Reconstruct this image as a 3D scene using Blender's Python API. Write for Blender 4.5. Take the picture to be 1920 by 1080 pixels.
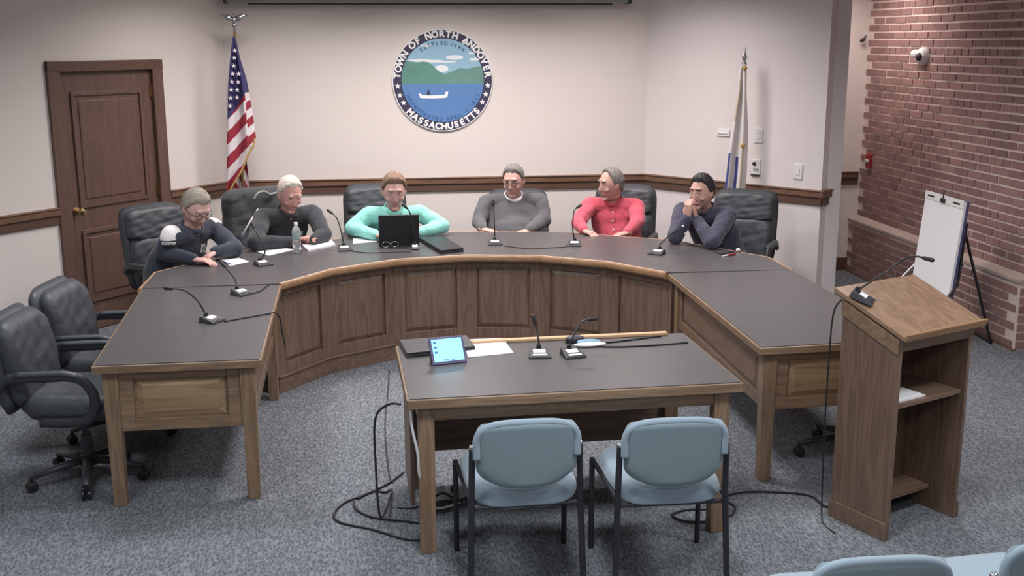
import bpy, bmesh, math, random
import numpy as np
from mathutils import Vector, Matrix, Euler
random.seed(7); np.random.seed(7)
PI = math.pi
scn = bpy.context.scene
COL = scn.collection
for o in list(bpy.data.objects): bpy.data.objects.remove(o, do_unlink=True)

# ------------------------------------------------------------------ camera
CF, CP, CR, CH, CY = 2066., 0.22058, -0.00286, 2.238, math.radians(7.1)
_fw = np.array([math.sin(CY)*math.cos(CP), math.cos(CY)*math.cos(CP), -math.sin(CP)])
_rt = np.array([math.cos(CY), -math.sin(CY), 0.]); _up = np.cross(_rt, _fw)
_r2 = math.cos(CR)*_rt + math.sin(CR)*_up; _u2 = -math.sin(CR)*_rt + math.cos(CR)*_up
cam = bpy.data.cameras.new('camera'); camo = bpy.data.objects.new('camera', cam); COL.objects.link(camo)
cam.sensor_width = 36; cam.lens = CF/1920*36; cam.clip_start = .05
camo.matrix_world = Matrix(((_r2[0], _u2[0], -_fw[0], 0), (_r2[1], _u2[1], -_fw[1], 0), (_r2[2], _u2[2], -_fw[2], CH), (0, 0, 0, 1)))
scn.camera = camo
_CM = np.array([_r2, _u2, _fw])
def _ray(x, y): return np.array([(x-960)/CF, -(y-540)/CF, 1.]) @ _CM
def atz(x, y, z):          # measured point of the photograph that lies at height z
    d = _ray(x, y); t = (z-CH)/d[2]; return Vector((d[0]*t, d[1]*t, z))
def aty(x, y, Y):          # ... that lies at depth Y in the room
    d = _ray(x, y); t = Y/d[1]; return Vector((d[0]*t, Y, CH+d[2]*t))

# ------------------------------------------------------------------ world, exposure, ceiling lamps
w = bpy.data.worlds.new('world'); scn.world = w; w.use_nodes = True
w.node_tree.nodes['Background'].inputs[0].default_value = (.5, .52, .55, 1)
w.node_tree.nodes['Background'].inputs[1].default_value = .25
scn.view_settings.view_transform = 'Standard'; scn.view_settings.look = 'None'
scn.view_settings.gamma = 1; scn.view_settings.exposure = 0; scn.view_settings.use_curve_mapping = False
CEIL = 2.95
LAMPS = [  # x, y, watts, colour, spread in degrees
    (-.75, 8.7, 25, (1, .91, .88), 146), (.64, 8.7, 40, (1, .91, .88), 146), (2.05, 8.7, 27, (1, .91, .89), 146),
    (-1.5, 6.3, 26, (.93, .97, 1), 150), (.64, 6.2, 34, (1, .95, .93), 150), (2.9, 6.2, 28, (1, .96, .95), 150),
    (-1.6, 3.4, 20, (.9, .97, 1), 150), (.64, 3.3, 34, (.95, .97, 1), 150), (2.9, 3.4, 28, (.95, .98, 1), 150),
    (.64, .6, 46, (.97, .98, 1), 165), (4.05, 9.45, 13, (1, .86, .8), 140)]  # first one, unseen near the camera: power raised to fill shade under the tables

# ------------------------------------------------------------------ materials
def lin(c): return tuple(((x/255+.055)/1.055)**2.4 if x > 10 else x/255/12.92 for x in c) + (1,)
MATS = {}
def newmat(name):
    m = bpy.data.materials.new(name); m.use_nodes = True; MATS[name] = m
    return m, m.node_tree, m.node_tree.nodes['Principled BSDF']
def plain(name, rgb, rough=.6, metal=0., noise=.0, nscale=30., bump=0., bscale=None, spec=.5, emit=0., trans=0., sheen=0.):
    m, nt, b = newmat(name); N = nt.nodes; L = nt.links
    b.inputs['Base Color'].default_value = lin(rgb); b.inputs['Roughness'].default_value = rough
    b.inputs['Metallic'].default_value = metal; b.inputs['Specular IOR Level'].default_value = spec
    b.inputs['Transmission Weight'].default_value = trans
    b.inputs['Sheen Weight'].default_value = sheen
    if emit: b.inputs['Emission Color'].default_value = lin(rgb); b.inputs['Emission Strength'].default_value = emit
    if noise or bump:
        tc = N.new('ShaderNodeTexCoord'); nz = N.new('ShaderNodeTexNoise'); nz.inputs['Scale'].default_value = nscale
        nz.inputs['Detail'].default_value = 5; L.new(tc.outputs['Object'], nz.inputs['Vector'])
        if noise:
            mx = N.new('ShaderNodeMix'); mx.data_type = 'RGBA'
            c = lin(rgb)
            mx.inputs[6].default_value = tuple(x*(1-noise) for x in c[:3])+(1,); mx.inputs[7].default_value = tuple(min(1, x*(1+noise)) for x in c[:3])+(1,)
            L.new(nz.outputs['Fac'], mx.inputs[0]); L.new(mx.outputs[2], b.inputs['Base Color'])
        if bump:
            nb = nz
            if bscale: nb = N.new('ShaderNodeTexNoise'); nb.inputs['Scale'].default_value = bscale; nb.inputs['Detail'].default_value = 4; L.new(tc.outputs['Object'], nb.inputs['Vector'])
            bp = N.new('ShaderNodeBump'); bp.inputs['Strength'].default_value = bump; bp.inputs['Distance'].default_value = .02
            L.new(nb.outputs['Fac'], bp.inputs['Height']); L.new(bp.outputs[0], b.inputs['Normal'])
    return m
def wood(name, light, dark, axis='z', rough=.42, scale=1.):
    m, nt, b = newmat(name); N = nt.nodes; L = nt.links
    tc = N.new('ShaderNodeTexCoord'); mp = N.new('ShaderNodeMapping'); L.new(tc.outputs['Object'], mp.inputs[0])
    s = {'x': (1.2, 14, 14), 'y': (14, 1.2, 14), 'z': (14, 14, 1.2)}[axis]
    mp.inputs['Scale'].default_value = tuple(k*scale for k in s)
    n1 = N.new('ShaderNodeTexNoise'); n1.inputs['Scale'].default_value = 1.1; n1.inputs['Detail'].default_value = 3; n1.inputs['Distortion'].default_value = .8
    L.new(mp.outputs[0], n1.inputs['Vector'])
    wv = N.new('ShaderNodeMath'); wv.operation = 'MULTIPLY'; wv.inputs[1].default_value = 26; L.new(n1.outputs['Fac'], wv.inputs[0])
    sn = N.new('ShaderNodeMath'); sn.operation = 'SINE'; L.new(wv.outputs[0], sn.inputs[0])
    mr = N.new('ShaderNodeMapRange'); mr.inputs[1].default_value = -1; mr.inputs[2].default_value = 1; L.new(sn.outputs[0], mr.inputs[0])
    mp2 = N.new('ShaderNodeMapping'); mp2.inputs['Scale'].default_value = tuple(k*6 for k in s); L.new(tc.outputs['Object'], mp2.inputs[0])
    n2 = N.new('ShaderNodeTexNoise'); n2.inputs['Scale'].default_value = 1.6; n2.inputs['Detail'].default_value = 4; L.new(mp2.outputs[0], n2.inputs['Vector'])
    av = N.new('ShaderNodeMath'); av.operation = 'MULTIPLY_ADD'; av.inputs[1].default_value = .42; L.new(mr.outputs[0], av.inputs[0])
    h = N.new('ShaderNodeMath'); h.operation = 'MULTIPLY'; h.inputs[1].default_value = .62; L.new(n2.outputs['Fac'], h.inputs[0]); L.new(h.outputs[0], av.inputs[2])
    mx = N.new('ShaderNodeMix'); mx.data_type = 'RGBA'; mx.inputs[6].default_value = lin(dark); mx.inputs[7].default_value = lin(light)
    L.new(av.outputs[0], mx.inputs[0]); L.new(mx.outputs[2], b.inputs['Base Color'])
    b.inputs['Roughness'].default_value = rough
    bp = N.new('ShaderNodeBump'); bp.inputs['Strength'].default_value = .15; bp.inputs['Distance'].default_value = .01
    L.new(n2.outputs['Fac'], bp.inputs['Height']); L.new(bp.outputs[0], b.inputs['Normal'])
    return m

plain('wall_paint', (229, 221, 217), .85, noise=.015, nscale=3)
plain('wall_paint_white', (230, 224, 224), .85, noise=.015, nscale=3)
plain('ceiling_paint', (225, 225, 222), .9)
plain('door_frame_grey', (140, 142, 138), .5)
for ax in 'xyz':
    wood('oak_'+ax, (156, 130, 106), (110, 86, 68), ax)
    wood('oak_dark_'+ax, (134, 110, 94), (96, 75, 64), ax)
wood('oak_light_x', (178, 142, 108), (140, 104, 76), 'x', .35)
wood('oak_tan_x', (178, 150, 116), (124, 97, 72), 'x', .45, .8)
wood('oak_pale_x', (226, 190, 150), (196, 156, 118), 'x', .4)
wood('lectern_top_x', (166, 136, 112), (124, 97, 78), 'y', .32, .8)
wood('door_wood_z', (112, 87, 77), (93, 70, 62), 'z', .45, .7)
wood('trim_wood_x', (132, 101, 82), (100, 74, 60), 'x', .45)
wood('trim_wood_dark_x', (106, 80, 68), (84, 62, 52), 'x', .5)
plain('laminate', (85, 82, 84), .34, noise=.06, nscale=8, spec=.45)
plain('leather', (68, 71, 77), .5, bump=.2, nscale=60, bscale=22, spec=.5)
plain('chair_plastic', (58, 61, 66), .45)
plain('blue_fabric', (140, 158, 172), .9, noise=.08, nscale=220, sheen=.3)
plain('blue_fabric_back', (124, 142, 150), .9, noise=.08, nscale=220, sheen=.2)
plain('black_tube', (40, 40, 46), .4)
plain('black_plastic', (38, 38, 42), .4)
plain('dark_grey_plastic', (58, 58, 64), .45)
plain('white_plastic', (232, 232, 232), .45)
plain('white_paper', (240, 240, 244), .8)
plain('chrome', (200, 202, 205), .22, metal=1)
plain('brass', (200, 175, 130), .28, metal=1)
plain('rubber_cord', (34, 34, 38), .55)
plain('white_cord', (205, 205, 208), .5)
plain('fringe_gold', (196, 160, 96), .7)
plain('flag_red', (150, 44, 62), .8); plain('flag_white', (222, 216, 220), .8); plain('flag_blue', (58, 56, 104), .8)
plain('state_white', (232, 228, 226), .85); plain('state_blue', (76, 82, 150), .85); plain('state_tan', (205, 190, 170), .85)
plain('seal_navy', (58, 56, 84), .6); plain('seal_white', (244, 244, 246), .6); plain('seal_sky', (150, 190, 214), .6)
plain('seal_hill', (96, 146, 134), .6, noise=.18, nscale=14); plain('seal_hill_far', (106, 148, 140), .6, noise=.12, nscale=14); plain('seal_water', (92, 134, 190), .6, noise=.06, nscale=10)
plain('seal_ink', (58, 84, 140), .7); plain('seal_dark', (60, 60, 92), .7); plain('seal_cloud', (232, 238, 242), .7)
plain('screen_glow', (150, 215, 240), .3, emit=.75); plain('screen_frame_blue', (80, 84, 190), .4, emit=.25); plain('screen_bezel', (92, 90, 128), .4); plain('screen_text', (70, 120, 190), .4, emit=.25)
plain('lamp_glow', (255, 250, 244), .5, emit=2.0)
plain('red_paint', (150, 40, 48), .5)
plain('navy_cover', (78, 78, 120), .6)
plain('mask_blue', (150, 190, 215), .8)
plain('pet_plastic', (225, 232, 235), .12, trans=.7, spec=.6)
plain('label_paper', (150, 165, 165), .6)
plain('skin_pale', (206, 164, 154), .55, noise=.08, nscale=18); plain('skin_ruddy', (208, 156, 148), .55, noise=.08, nscale=18)
plain('skin_fair', (206, 164, 156), .55, noise=.08, nscale=18); plain('skin_tan', (198, 156, 144), .55, noise=.08, nscale=18)
plain('lip', (178, 122, 116), .5); plain('eye_dark', (60, 46, 46), .3); plain('eye_white', (206, 196, 192), .4)
plain('hair_grey', (158, 150, 138), .75, noise=.25, nscale=70); plain('hair_white', (214, 206, 194), .75, noise=.12, nscale=70)
plain('hair_brown', (132, 108, 92), .75, noise=.2, nscale=70); plain('hair_pepper', (120, 116, 112), .75, noise=.3, nscale=70); plain('hair_black', (44, 40, 42), .6, noise=.25, nscale=70)
def cloth(name, rgb, bump=.5): plain(name, rgb, .9, noise=.07, nscale=26, bump=bump, bscale=14, sheen=.2)
cloth('navy_fleece', (50, 56, 72)); cloth('purple_yoke', (54, 46, 108)); cloth('black_fleece', (48, 50, 56)); cloth('mint_shirt', (146, 220, 210), .8); cloth('grey_sweater', (88, 88, 92))
cloth('red_shirt', (196, 80, 98), .7); cloth('blue_shirt', (62, 62, 82), .7); cloth('trouser', (52, 54, 64)); cloth('jacket_cloth', (58, 61, 64)); cloth('white_shirt', (238, 234, 234), .2)

# carpet
m, nt, b = newmat('carpet'); N = nt.nodes; L = nt.links
tc = N.new('ShaderNodeTexCoord')
n1 = N.new('ShaderNodeTexNoise'); n1.inputs['Scale'].default_value = 75; n1.inputs['Detail'].default_value = 6; n1.inputs['Roughness'].default_value = .7; L.new(tc.outputs['Object'], n1.inputs[0])
mpc = N.new('ShaderNodeMapping'); mpc.inputs['Scale'].default_value = (95, 34, 1); L.new(tc.outputs['Object'], mpc.inputs[0])
n2 = N.new('ShaderNodeTexVoronoi'); n2.inputs['Scale'].default_value = 1; L.new(mpc.outputs[0], n2.inputs[0])
ad = N.new('ShaderNodeMath'); ad.operation = 'MULTIPLY_ADD'; ad.inputs[1].default_value = .55; L.new(n2.outputs['Distance'], ad.inputs[0]); L.new(n1.outputs['Fac'], ad.inputs[2])
cr = N.new('ShaderNodeValToRGB'); e = cr.color_ramp.elements
e[0].position = .45; e[0].color = lin((62, 68, 76)); e[1].position = 1.0; e[1].color = lin((138, 142, 148))
L.new(ad.outputs[0], cr.inputs[0]); L.new(cr.outputs[0], b.inputs['Base Color']); b.inputs['Roughness'].default_value = .97; b.inputs['Specular IOR Level'].default_value = .1
bpn = N.new('ShaderNodeBump'); bpn.inputs['Strength'].default_value = .5; bpn.inputs['Distance'].default_value = .006; L.new(ad.outputs[0], bpn.inputs['Height']); L.new(bpn.outputs[0], b.inputs['Normal'])
# brick
m, nt, b = newmat('brick_clay'); N = nt.nodes; L = nt.links
gi = N.new('ShaderNodeNewGeometry'); oi = N.new('ShaderNodeObjectInfo')
ad = N.new('ShaderNodeMath'); ad.operation = 'ADD'; L.new(gi.outputs['Random Per Island'], ad.inputs[0]); L.new(oi.outputs['Random'], ad.inputs[1])
fr = N.new('ShaderNodeMath'); fr.operation = 'FRACT'; L.new(ad.outputs[0], fr.inputs[0])
cr = N.new('ShaderNodeValToRGB'); e = cr.color_ramp.elements
e[0].position = 0; e[0].color = lin((146, 115, 113)); e[1].position = 1; e[1].color = lin((174, 138, 134)); L.new(fr.outputs[0], cr.inputs[0])
ng = N.new('ShaderNodeTexNoise'); ng.inputs['Scale'].default_value = 40; ng.inputs['Detail'].default_value = 5; L.new(gi.outputs['Position'], ng.inputs[0])
mx = N.new('ShaderNodeMix'); mx.data_type = 'RGBA'; mx.blend_type = 'MULTIPLY'; mx.inputs[0].default_value = .25; L.new(cr.outputs[0], mx.inputs[6]); L.new(ng.outputs['Color'], mx.inputs[7])
L.new(mx.outputs[2], b.inputs['Base Color']); b.inputs['Roughness'].default_value = .9
plain('mortar', (222, 206, 200), .95, noise=.12, nscale=30)
plain('ledge_stone', (186, 170, 162), .9, noise=.15, nscale=12)

# ------------------------------------------------------------------ geometry helpers
class G:
    def __init__(s): s.v = []; s.f = []
    def add(s, v, f):
        o = len(s.v); s.v += [tuple(p) for p in v]; s.f += [tuple(i+o for i in q) for q in f]; return s
    def box(s, x0, x1, y0, y1, z0, z1, M=None):
        v = [Vector(p) for p in ((x0,y0,z0),(x1,y0,z0),(x1,y1,z0),(x0,y1,z0),(x0,y0,z1),(x1,y0,z1),(x1,y1,z1),(x0,y1,z1))]
        if M is not None: v = [M @ p for p in v]
        return s.add(v, [(0,3,2,1),(4,5,6,7),(0,1,5,4),(1,2,6,5),(2,3,7,6),(3,0,4,7)])
    def prism(s, poly, z0, z1, M=None):
        n = len(poly)
        if sum(poly[i][0]*poly[(i+1)%n][1]-poly[(i+1)%n][0]*poly[i][1] for i in range(n)) < 0: poly = poly[::-1]
        v = [Vector((p[0], p[1], z0)) for p in poly]+[Vector((p[0], p[1], z1)) for p in poly]
        if M is not None: v = [M @ p for p in v]
        return s.add(v, [tuple(range(n))[::-1], tuple(range(n, 2*n))]+[(i, (i+1)%n, (i+1)%n+n, i+n) for i in range(n)])
    def tube(s, pts, r, n=8, ry=None, upv=None, closed=False):
        pts = [Vector(p) for p in pts]; k = len(pts)
        rs = r if isinstance(r, (list, tuple)) else [r]*k
        rys = rs if ry is None else (ry if isinstance(ry, (list, tuple)) else [ry]*k)
        V = []; prev = None
        for i, p in enumerate(pts):
            if closed: t = (pts[(i+1)%k]-pts[i-1]).normalized()
            else: t = (pts[min(i+1, k-1)]-pts[max(i-1, 0)]).normalized()
            if upv is not None: a = Vector(upv)
            elif prev is not None: a = prev
            else: a = Vector((0, 0, 1)) if abs(t.z) < .9 else Vector((1, 0, 0))
            a = (a-t*a.dot(t)).normalized(); prev = a; bb = t.cross(a)
            for j in range(n):
                th = 2*PI*j/n; V.append(p+a*math.cos(th)*rys[i]+bb*math.sin(th)*rs[i])
        Fc = [(i*n+j, i*n+(j+1)%n, ((i+1)%k)*n+(j+1)%n, ((i+1)%k)*n+j) for i in range(k if closed else k-1) for j in range(n)]
        if not closed: Fc += [tuple(range(n))[::-1], tuple(range((k-1)*n, k*n))]
        return s.add(V, Fc)
    def ell(s, c, r, R=None, nu=16, nv=10):
        c = Vector(c); V = []; Fc = []
        for i in range(nv+1):
            ph = PI*i/nv
            for j in range(nu):
                th = 2*PI*j/nu; p = Vector((math.sin(ph)*math.cos(th)*r[0], math.sin(ph)*math.sin(th)*r[1], math.cos(ph)*r[2]))
                V.append(c+(R @ p if R is not None else p))
        for i in range(nv):
            for j in range(nu): Fc.append((i*nu+j, (i+1)*nu+j, (i+1)*nu+(j+1)%nu, i*nu+(j+1)%nu))
        return s.add(V, Fc)
    def caps(s, a, b, ra, rb, n=12):     # tapered capsule
        a = Vector(a); b = Vector(b); d = (b-a).normalized()
        s.tube([a-d*ra*.95, a-d*ra*.7, a-d*ra*.3, a, b, b+d*rb*.3, b+d*rb*.7, b+d*rb*.95], [ra*.3, ra*.71, ra*.95, ra, rb, rb*.95, rb*.71, rb*.3], n); return s
    def lathe(s, prof, c=(0,0,0), n=20, M=None):
        V = []; k = len(prof); c = Vector(c)
        for (r, z) in prof:
            for j in range(n):
                p = Vector((r*math.cos(2*PI*j/n), r*math.sin(2*PI*j/n), z))
                V.append(c+(M @ p if M is not None else p))
        Fc = [(i*n+j, i*n+(j+1)%n, (i+1)*n+(j+1)%n, (i+1)*n+j) for i in range(k-1) for j in range(n)]
        Fc += [tuple(range(n))[::-1], tuple(range((k-1)*n, k*n))]
        return s.add(V, Fc)
    def disc(s, c, rx, rz, n=48, y=0.):   # facing -y
        V = [(c[0]+rx*math.cos(-2*PI*j/n), y, c[1]+rz*math.sin(-2*PI*j/n)) for j in range(n)]
        return s.add(V, [tuple(range(n))[::-1]])
    def build(s, name, mat, parent=None, smooth=False, bevel=0., sub=0, loc=None, rot=None):
        me = bpy.data.meshes.new(name); me.from_pydata(s.v, [], s.f); me.validate()
        bm = bmesh.new(); bm.from_mesh(me); bmesh.ops.remove_doubles(bm, verts=bm.verts, dist=1e-6); bmesh.ops.recalc_face_normals(bm, faces=bm.faces); bm.to_mesh(me); bm.free()
        return mobj(name, me, mat, parent, smooth, bevel, sub, loc, rot)
def mobj(name, me, mat, parent=None, smooth=False, bevel=0., sub=0, loc=None, rot=None):
    if mat is not None:
        me.materials.clear()
        for k in (mat if isinstance(mat, (list, tuple)) else [mat]): me.materials.append(MATS[k])
    o = bpy.data.objects.new(name, me); COL.objects.link(o)
    if parent is not None: o.parent = parent
    if loc is not None: o.location = loc
    if rot is not None: o.rotation_euler = rot
    if smooth:
        for p in me.polygons: p.use_smooth = True
        if smooth == 'auto':
            bm = bmesh.new(); bm.from_mesh(me)
            for ed in bm.edges:
                if len(ed.link_faces) == 2 and ed.calc_face_angle(0) > .7: ed.smooth = False
            bm.to_mesh(me); bm.free()
    if bevel:
        md = o.modifiers.new('bevel', 'BEVEL'); md.width = bevel; md.segments = 2; md.limit_method = 'ANGLE'; md.angle_limit = .6
    if sub:
        md = o.modifiers.new('sub', 'SUBSURF'); md.levels = sub; md.render_levels = sub
    return o
def tag(o, label, cat, group=None):
    o['label'] = label; o['category'] = cat
    if group: o['group'] = group
    return o
def thing(name, label, cat, loc=(0,0,0), rz=0., group=None):
    o = bpy.data.objects.new(name, None); COL.objects.link(o); o.location = loc; o.rotation_euler = (0, 0, rz); o.empty_display_size = .1
    return tag(o, label, cat, group)
def struct(o): o['kind'] = 'structure'; return o
def dup(root, loc, rz, label, group=None):
    def cp(o, par):
        c = o.copy(); COL.objects.link(c); c.parent = par
        for ch in o.children: cp(ch, c)
        return c
    r = cp(root, None); r.location = loc; r.rotation_euler = (0, 0, rz); r['label'] = label
    if group: r['group'] = group
    return r
def smoothpath(pts, n=6):
    P = [Vector(p) for p in pts]; out = []
    for i in range(len(P)-1):
        p0 = P[max(i-1, 0)]; p1 = P[i]; p2 = P[i+1]; p3 = P[min(i+2, len(P)-1)]
        for k in range(n):
            t = k/n; out.append(.5*((2*p1)+(p2-p0)*t+(2*p0-5*p1+4*p2-p3)*t*t+(3*p1-p0-3*p2+p3)*t**3))
    out.append(P[-1]); return out
def frameM(p, ang, z=0): return Matrix.Translation(Vector((p[0], p[1], z))) @ Matrix.Rotation(ang, 4, 'Z')

# ------------------------------------------------------------------ the room
struct(G().box(-6, 6.5, -2, 12, -.1, 0).build('floor', 'carpet'))
struct(G().box(-6, 6.5, -2, 12, CEIL, CEIL+.1).build('ceiling', 'ceiling_paint'))
LC = Vector((-1.284, 10.1)); RC = Vector((2.515, 10.1)); RE = Vector((3.676, 8.714)); LE = Vector((-4.2, 6.30))
la = math.atan2(8.241-10.04, -2.682+1.284)+PI       # left bay wall direction (from far left towards the corner)
la = math.atan2(LC.y-8.241, LC.x+2.682)
LE = LC-Vector((math.cos(la), math.sin(la)))*4.1
WL = (LC-LE).length
ra = math.atan2(RE.y-RC.y, RE.x-RC.x); WR = (RE-RC).length
def wallbox(p, ang, x0, x1, z0=0, z1=CEIL, t=.12):   # local x along the wall, room side is local -y
    return G().box(x0, x1, 0, t, z0, z1, frameM(p, ang))
struct(wallbox(LC, 0, -.06, RC.x-LC.x+.06).build('wall_back', 'wall_paint'))
DA, DB = WL-1.87+.44-.02, WL-.78+.03                # door casing extent along the left wall
d0 = (Vector((-2.40, 8.64))-LE).length; d1 = (Vector((-1.705, 9.505))-LE).length
wl = G(); M = frameM(LE, la)
wl.box(0, d0+.09, 0, .12, 0, CEIL, M).box(d1-.09, WL+.05, 0, .12, 0, CEIL, M).box(d0+.09, d1-.09, 0, .12, 2.03, CEIL, M)
struct(wl.build('wall_left', 'wall_paint'))
struct(wallbox(RC, ra, -.05, WR).build('wall_right', 'wall_paint_white'))
# return of the right bay wall, and the little alcove beyond it
re2 = RE+Vector((-math.sin(ra), math.cos(ra)))*.12
struct(G().box(re2.x-.02, re2.x+.10, re2.y-.02, 10.4, 0, CEIL).build('wall_alcove_side', 'wall_paint_white'))
struct(G().box(3.7, 4.46-.9, 10.27, 10.39, 0, CEIL).box(3.6, 4.9, 10.27, 10.39, 2.05, CEIL).box(4.42, 4.9, 10.27, 10.39, 0, 2.05).build('wall_alcove_back', 'wall_paint'))
struct(G().box(-6, LE.x+.02, LE.y-.1, LE.y+.02, 0, CEIL).build('wall_left_return', 'wall_paint'))
struct(G().box(-4.35, -4.2, -2, LE.y, 0, CEIL).build('wall_left_side', 'wall_paint'))
struct(G().box(-6, 6.5, -2.1, -2, 0, CEIL).build('wall_front', 'wall_paint'))
# chair rail : cap and lower board on every wall
ZR = 1.02
def rail(name, p, ang, x0, x1, zr=ZR):
    M = frameM(p, ang)
    o = struct(G().box(x0, x1, -.02, .0, zr-.128, zr-.062, M).build(name, 'trim_wood_dark_x', bevel=.003))
    G().box(x0, x1, -.034, .0, zr-.062, zr-.008, M).build('rail_board', 'trim_wood_x', o, bevel=.006)
    G().box(x0, x1, -.042, .0, zr-.012, zr, M).build('rail_cap', 'trim_wood_x', o, bevel=.004)
    return o
rail('trim_1', LE, la, 0, d0); rail('trim_2', LE, la, d1, WL-.01); rail('trim_3', LC, 0, .0, RC.x-LC.x)
rail('trim_4', RC, ra, .0, WR+.04); rail('trim_5', RE, ra+PI/2, -.04, .14); rail('trim_6', Vector((4.47, 10.27)), 0, 0, .22, .985)
def base(name, p, ang, x0, x1): return struct(G().box(x0, x1, -.02, 0, 0, .13, frameM(p, ang)).build(name, 'trim_wood_dark_x', bevel=.004))
base('baseboard_left', LE, la, 0, d0); base('baseboard_back', LC, 0, 0, RC.x-LC.x); base('baseboard_right', RC, ra, 0, WR); base('baseboard_alcove', Vector((4.47, 10.27)), 0, 0, .2)
base('baseboard_left_corner', LE, la, d1, WL)
# alcove door
dr = struct(G().box(3.55, 4.36, 10.31, 10.35, 0, 2.0).build('door_2', 'door_frame_grey', bevel=.004))
G().box(4.36, 4.47, 10.235, 10.27, 0, 1.99).build('door_casing', 'door_frame_grey', dr, bevel=.005)
G().box(3.6, 4.50, 10.225, 10.27, 1.99, 2.075).build('head_casing', 'door_frame_grey', dr, bevel=.005)
# bay door, two raised panels, in an oak casing
dM = frameM(LE, la)
door = struct(G().box(d0+.105, d1-.105, .012, .05, .005, 2.02, dM).build('door_1', 'door_wood_z', bevel=.003))
for (a, bq, z0, z1) in ((d0, d0+.11, 0, 2.10), (d1-.11, d1, 0, 2.10)): G().box(a, bq, -.028, .1, z0, z1, dM).build('door_casing', 'door_wood_z', door, bevel=.006)
G().box(d0, d1, -.032, .1, 2.02, 2.10, dM).build('head_casing', 'trim_wood_dark_x', door, bevel=.006)
dc0, dc1 = d0+.24, d1-.24
for (z0, z1) in ((1.01, 1.84), (.26, .78)):
    g = G(); M = dM
    for (x0, x1, a, c) in ((dc0-.03, dc1+.03, z1, z1+.03), (dc0-.03, dc1+.03, z0-.03, z0), (dc0-.03, dc0, z0, z1), (dc1, dc1+.03, z0, z1)): g.box(x0, x1, -.004, .02, a, c, M)
    pm = g.build('panel_moulding', 'door_wood_z', door, bevel=.004)
    G().box(dc0+.035, dc1-.035, .004, .02, z0+.035, z1-.035, M).build('raised_panel', 'door_wood_z', pm, bevel=.008)
kx = d0+.175
g = G().lathe([(.032, 0), (.032, .008), (.012, .012), (.012, .04), (.024, .048), (.030, .062), (.024, .078), (.008, .084)], M=Matrix.Rotation(PI/2, 3, 'X'))
k = g.build('door_knob', 'brass', door, smooth='auto'); k.matrix_world = dM @ Matrix.Translation((kx, .012, .965))
for z in (.25, 1.05, 1.85): G().box(d1-.125, d1-.103, -.006, .02, z-.05, z+.05, dM).build('hinge', 'brass', door)

# ------------------------------------------------------------------ brick wall with its stepped plinth
BX = 4.72
bw = struct(G().box(BX, BX+.15, 5.9, 10.30, .5, CEIL).box(BX-.085, BX+.15, 7.30, 10.27, 0, .508).box(BX, BX+.15, 5.9, 7.30, 0, .51).build('wall_brick', 'mortar'))
struct(G().box(BX, BX+.15, -2, 5.9, 0, CEIL).build('wall_brick_near', 'mortar'))
led = G(); led.add([(BX-.1, 7.29, .508), (BX+.0, 7.29, .508), (BX+.0, 10.268, .508), (BX-.1, 10.268, .508), (BX-.1, 7.29, .528), (BX, 7.29, .56), (BX, 10.268, .56), (BX-.1, 10.268, .528)],
   [(0,3,2,1),(4,5,6,7),(0,1,5,4),(1,2,6,5),(2,3,7,6),(3,0,4,7)])
led.build('ledge', 'ledge_stone', bw)
def brickmesh(ln, h=.049, d=.03):
    me = bpy.data.meshes.new('brick'); g = G().box(-.008, d, -ln/2, ln/2, -h/2, h/2); 
    me.from_pydata(g.v, [], g.f); me.materials.append(MATS['brick_clay']); return me
stretch = [brickmesh(.193), brickmesh(.191, .048), brickmesh(.192, .05)]; header = [brickmesh(.09)]
allb = []
c_h = .0677
for c in range(int(2.8/c_h)):
    z = .585+c*c_h
    if z > CEIL-.04: break
    hd = (c % 6 == 5); step = .105 if hd else .21; y = 10.27-(step/2)*(c % 2)
    if c % 2 == 0 and not hd: y -= .0
    while y > 6.0:
        yy = y-step/2
        if yy+step/2 < 10.275: allb.append((BX, yy+random.uniform(-.003, .003), z, hd))
        y -= step
for c in range(7):
    z = .04+c*c_h; y = 10.262-(.105 if c % 2 else 0)
    while y-.2 > 7.31: allb.append((BX-.085, y-.105, z, False)); y -= .21
    o = bpy.data.objects.new('brick', header[0]); COL.objects.link(o); o.parent = bw; o.location = (BX-.037, 7.30, .04+c*c_h); o.rotation_euler = (0, 0, PI/2)
for c in range(8):
    z = .04+c*c_h; y = 7.25
    while y > 6.0: allb.append((BX, y-.105-(.1 if c % 2 else 0), z, False)); y -= .21
def inview(q):
    v = _CM @ (np.array(q[:3])-np.array([0, 0, CH])); x = 960+CF*v[0]/v[2]; y = 540-CF*v[1]/v[2]
    return 0 < x < 1935 and -15 < y < 1080
vis = sorted([q for q in allb if inview(q)], key=lambda q: (q[3], q[1]))
near = vis[:290]; rest = [q for q in allb if q not in set(near)]
for i, q in enumerate(near):
    o = bpy.data.objects.new('brick', (header if q[3] else stretch)[i % (1 if q[3] else 3)]); COL.objects.link(o); o.parent = bw
    o.location = (q[0]+random.uniform(-.003, .003), q[1], q[2]); o.rotation_euler = (0, 0, random.uniform(-.01, .01))
g = G()
for q in rest:
    ln = .09 if q[3] else .193; dx = random.uniform(-.003, .003)
    g.box(q[0]-.008+dx, q[0]+.03, q[1]-ln/2, q[1]+ln/2, q[2]-.0252, q[2]+.0252)
o = g.build('far_brick', 'brick_clay', bw); o['kind'] = 'stuff'
G().box(BX-.105, BX-.08, 7.29, 10.27, 0, .012).build('floor_trim', 'trim_wood_x', bw)

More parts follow.
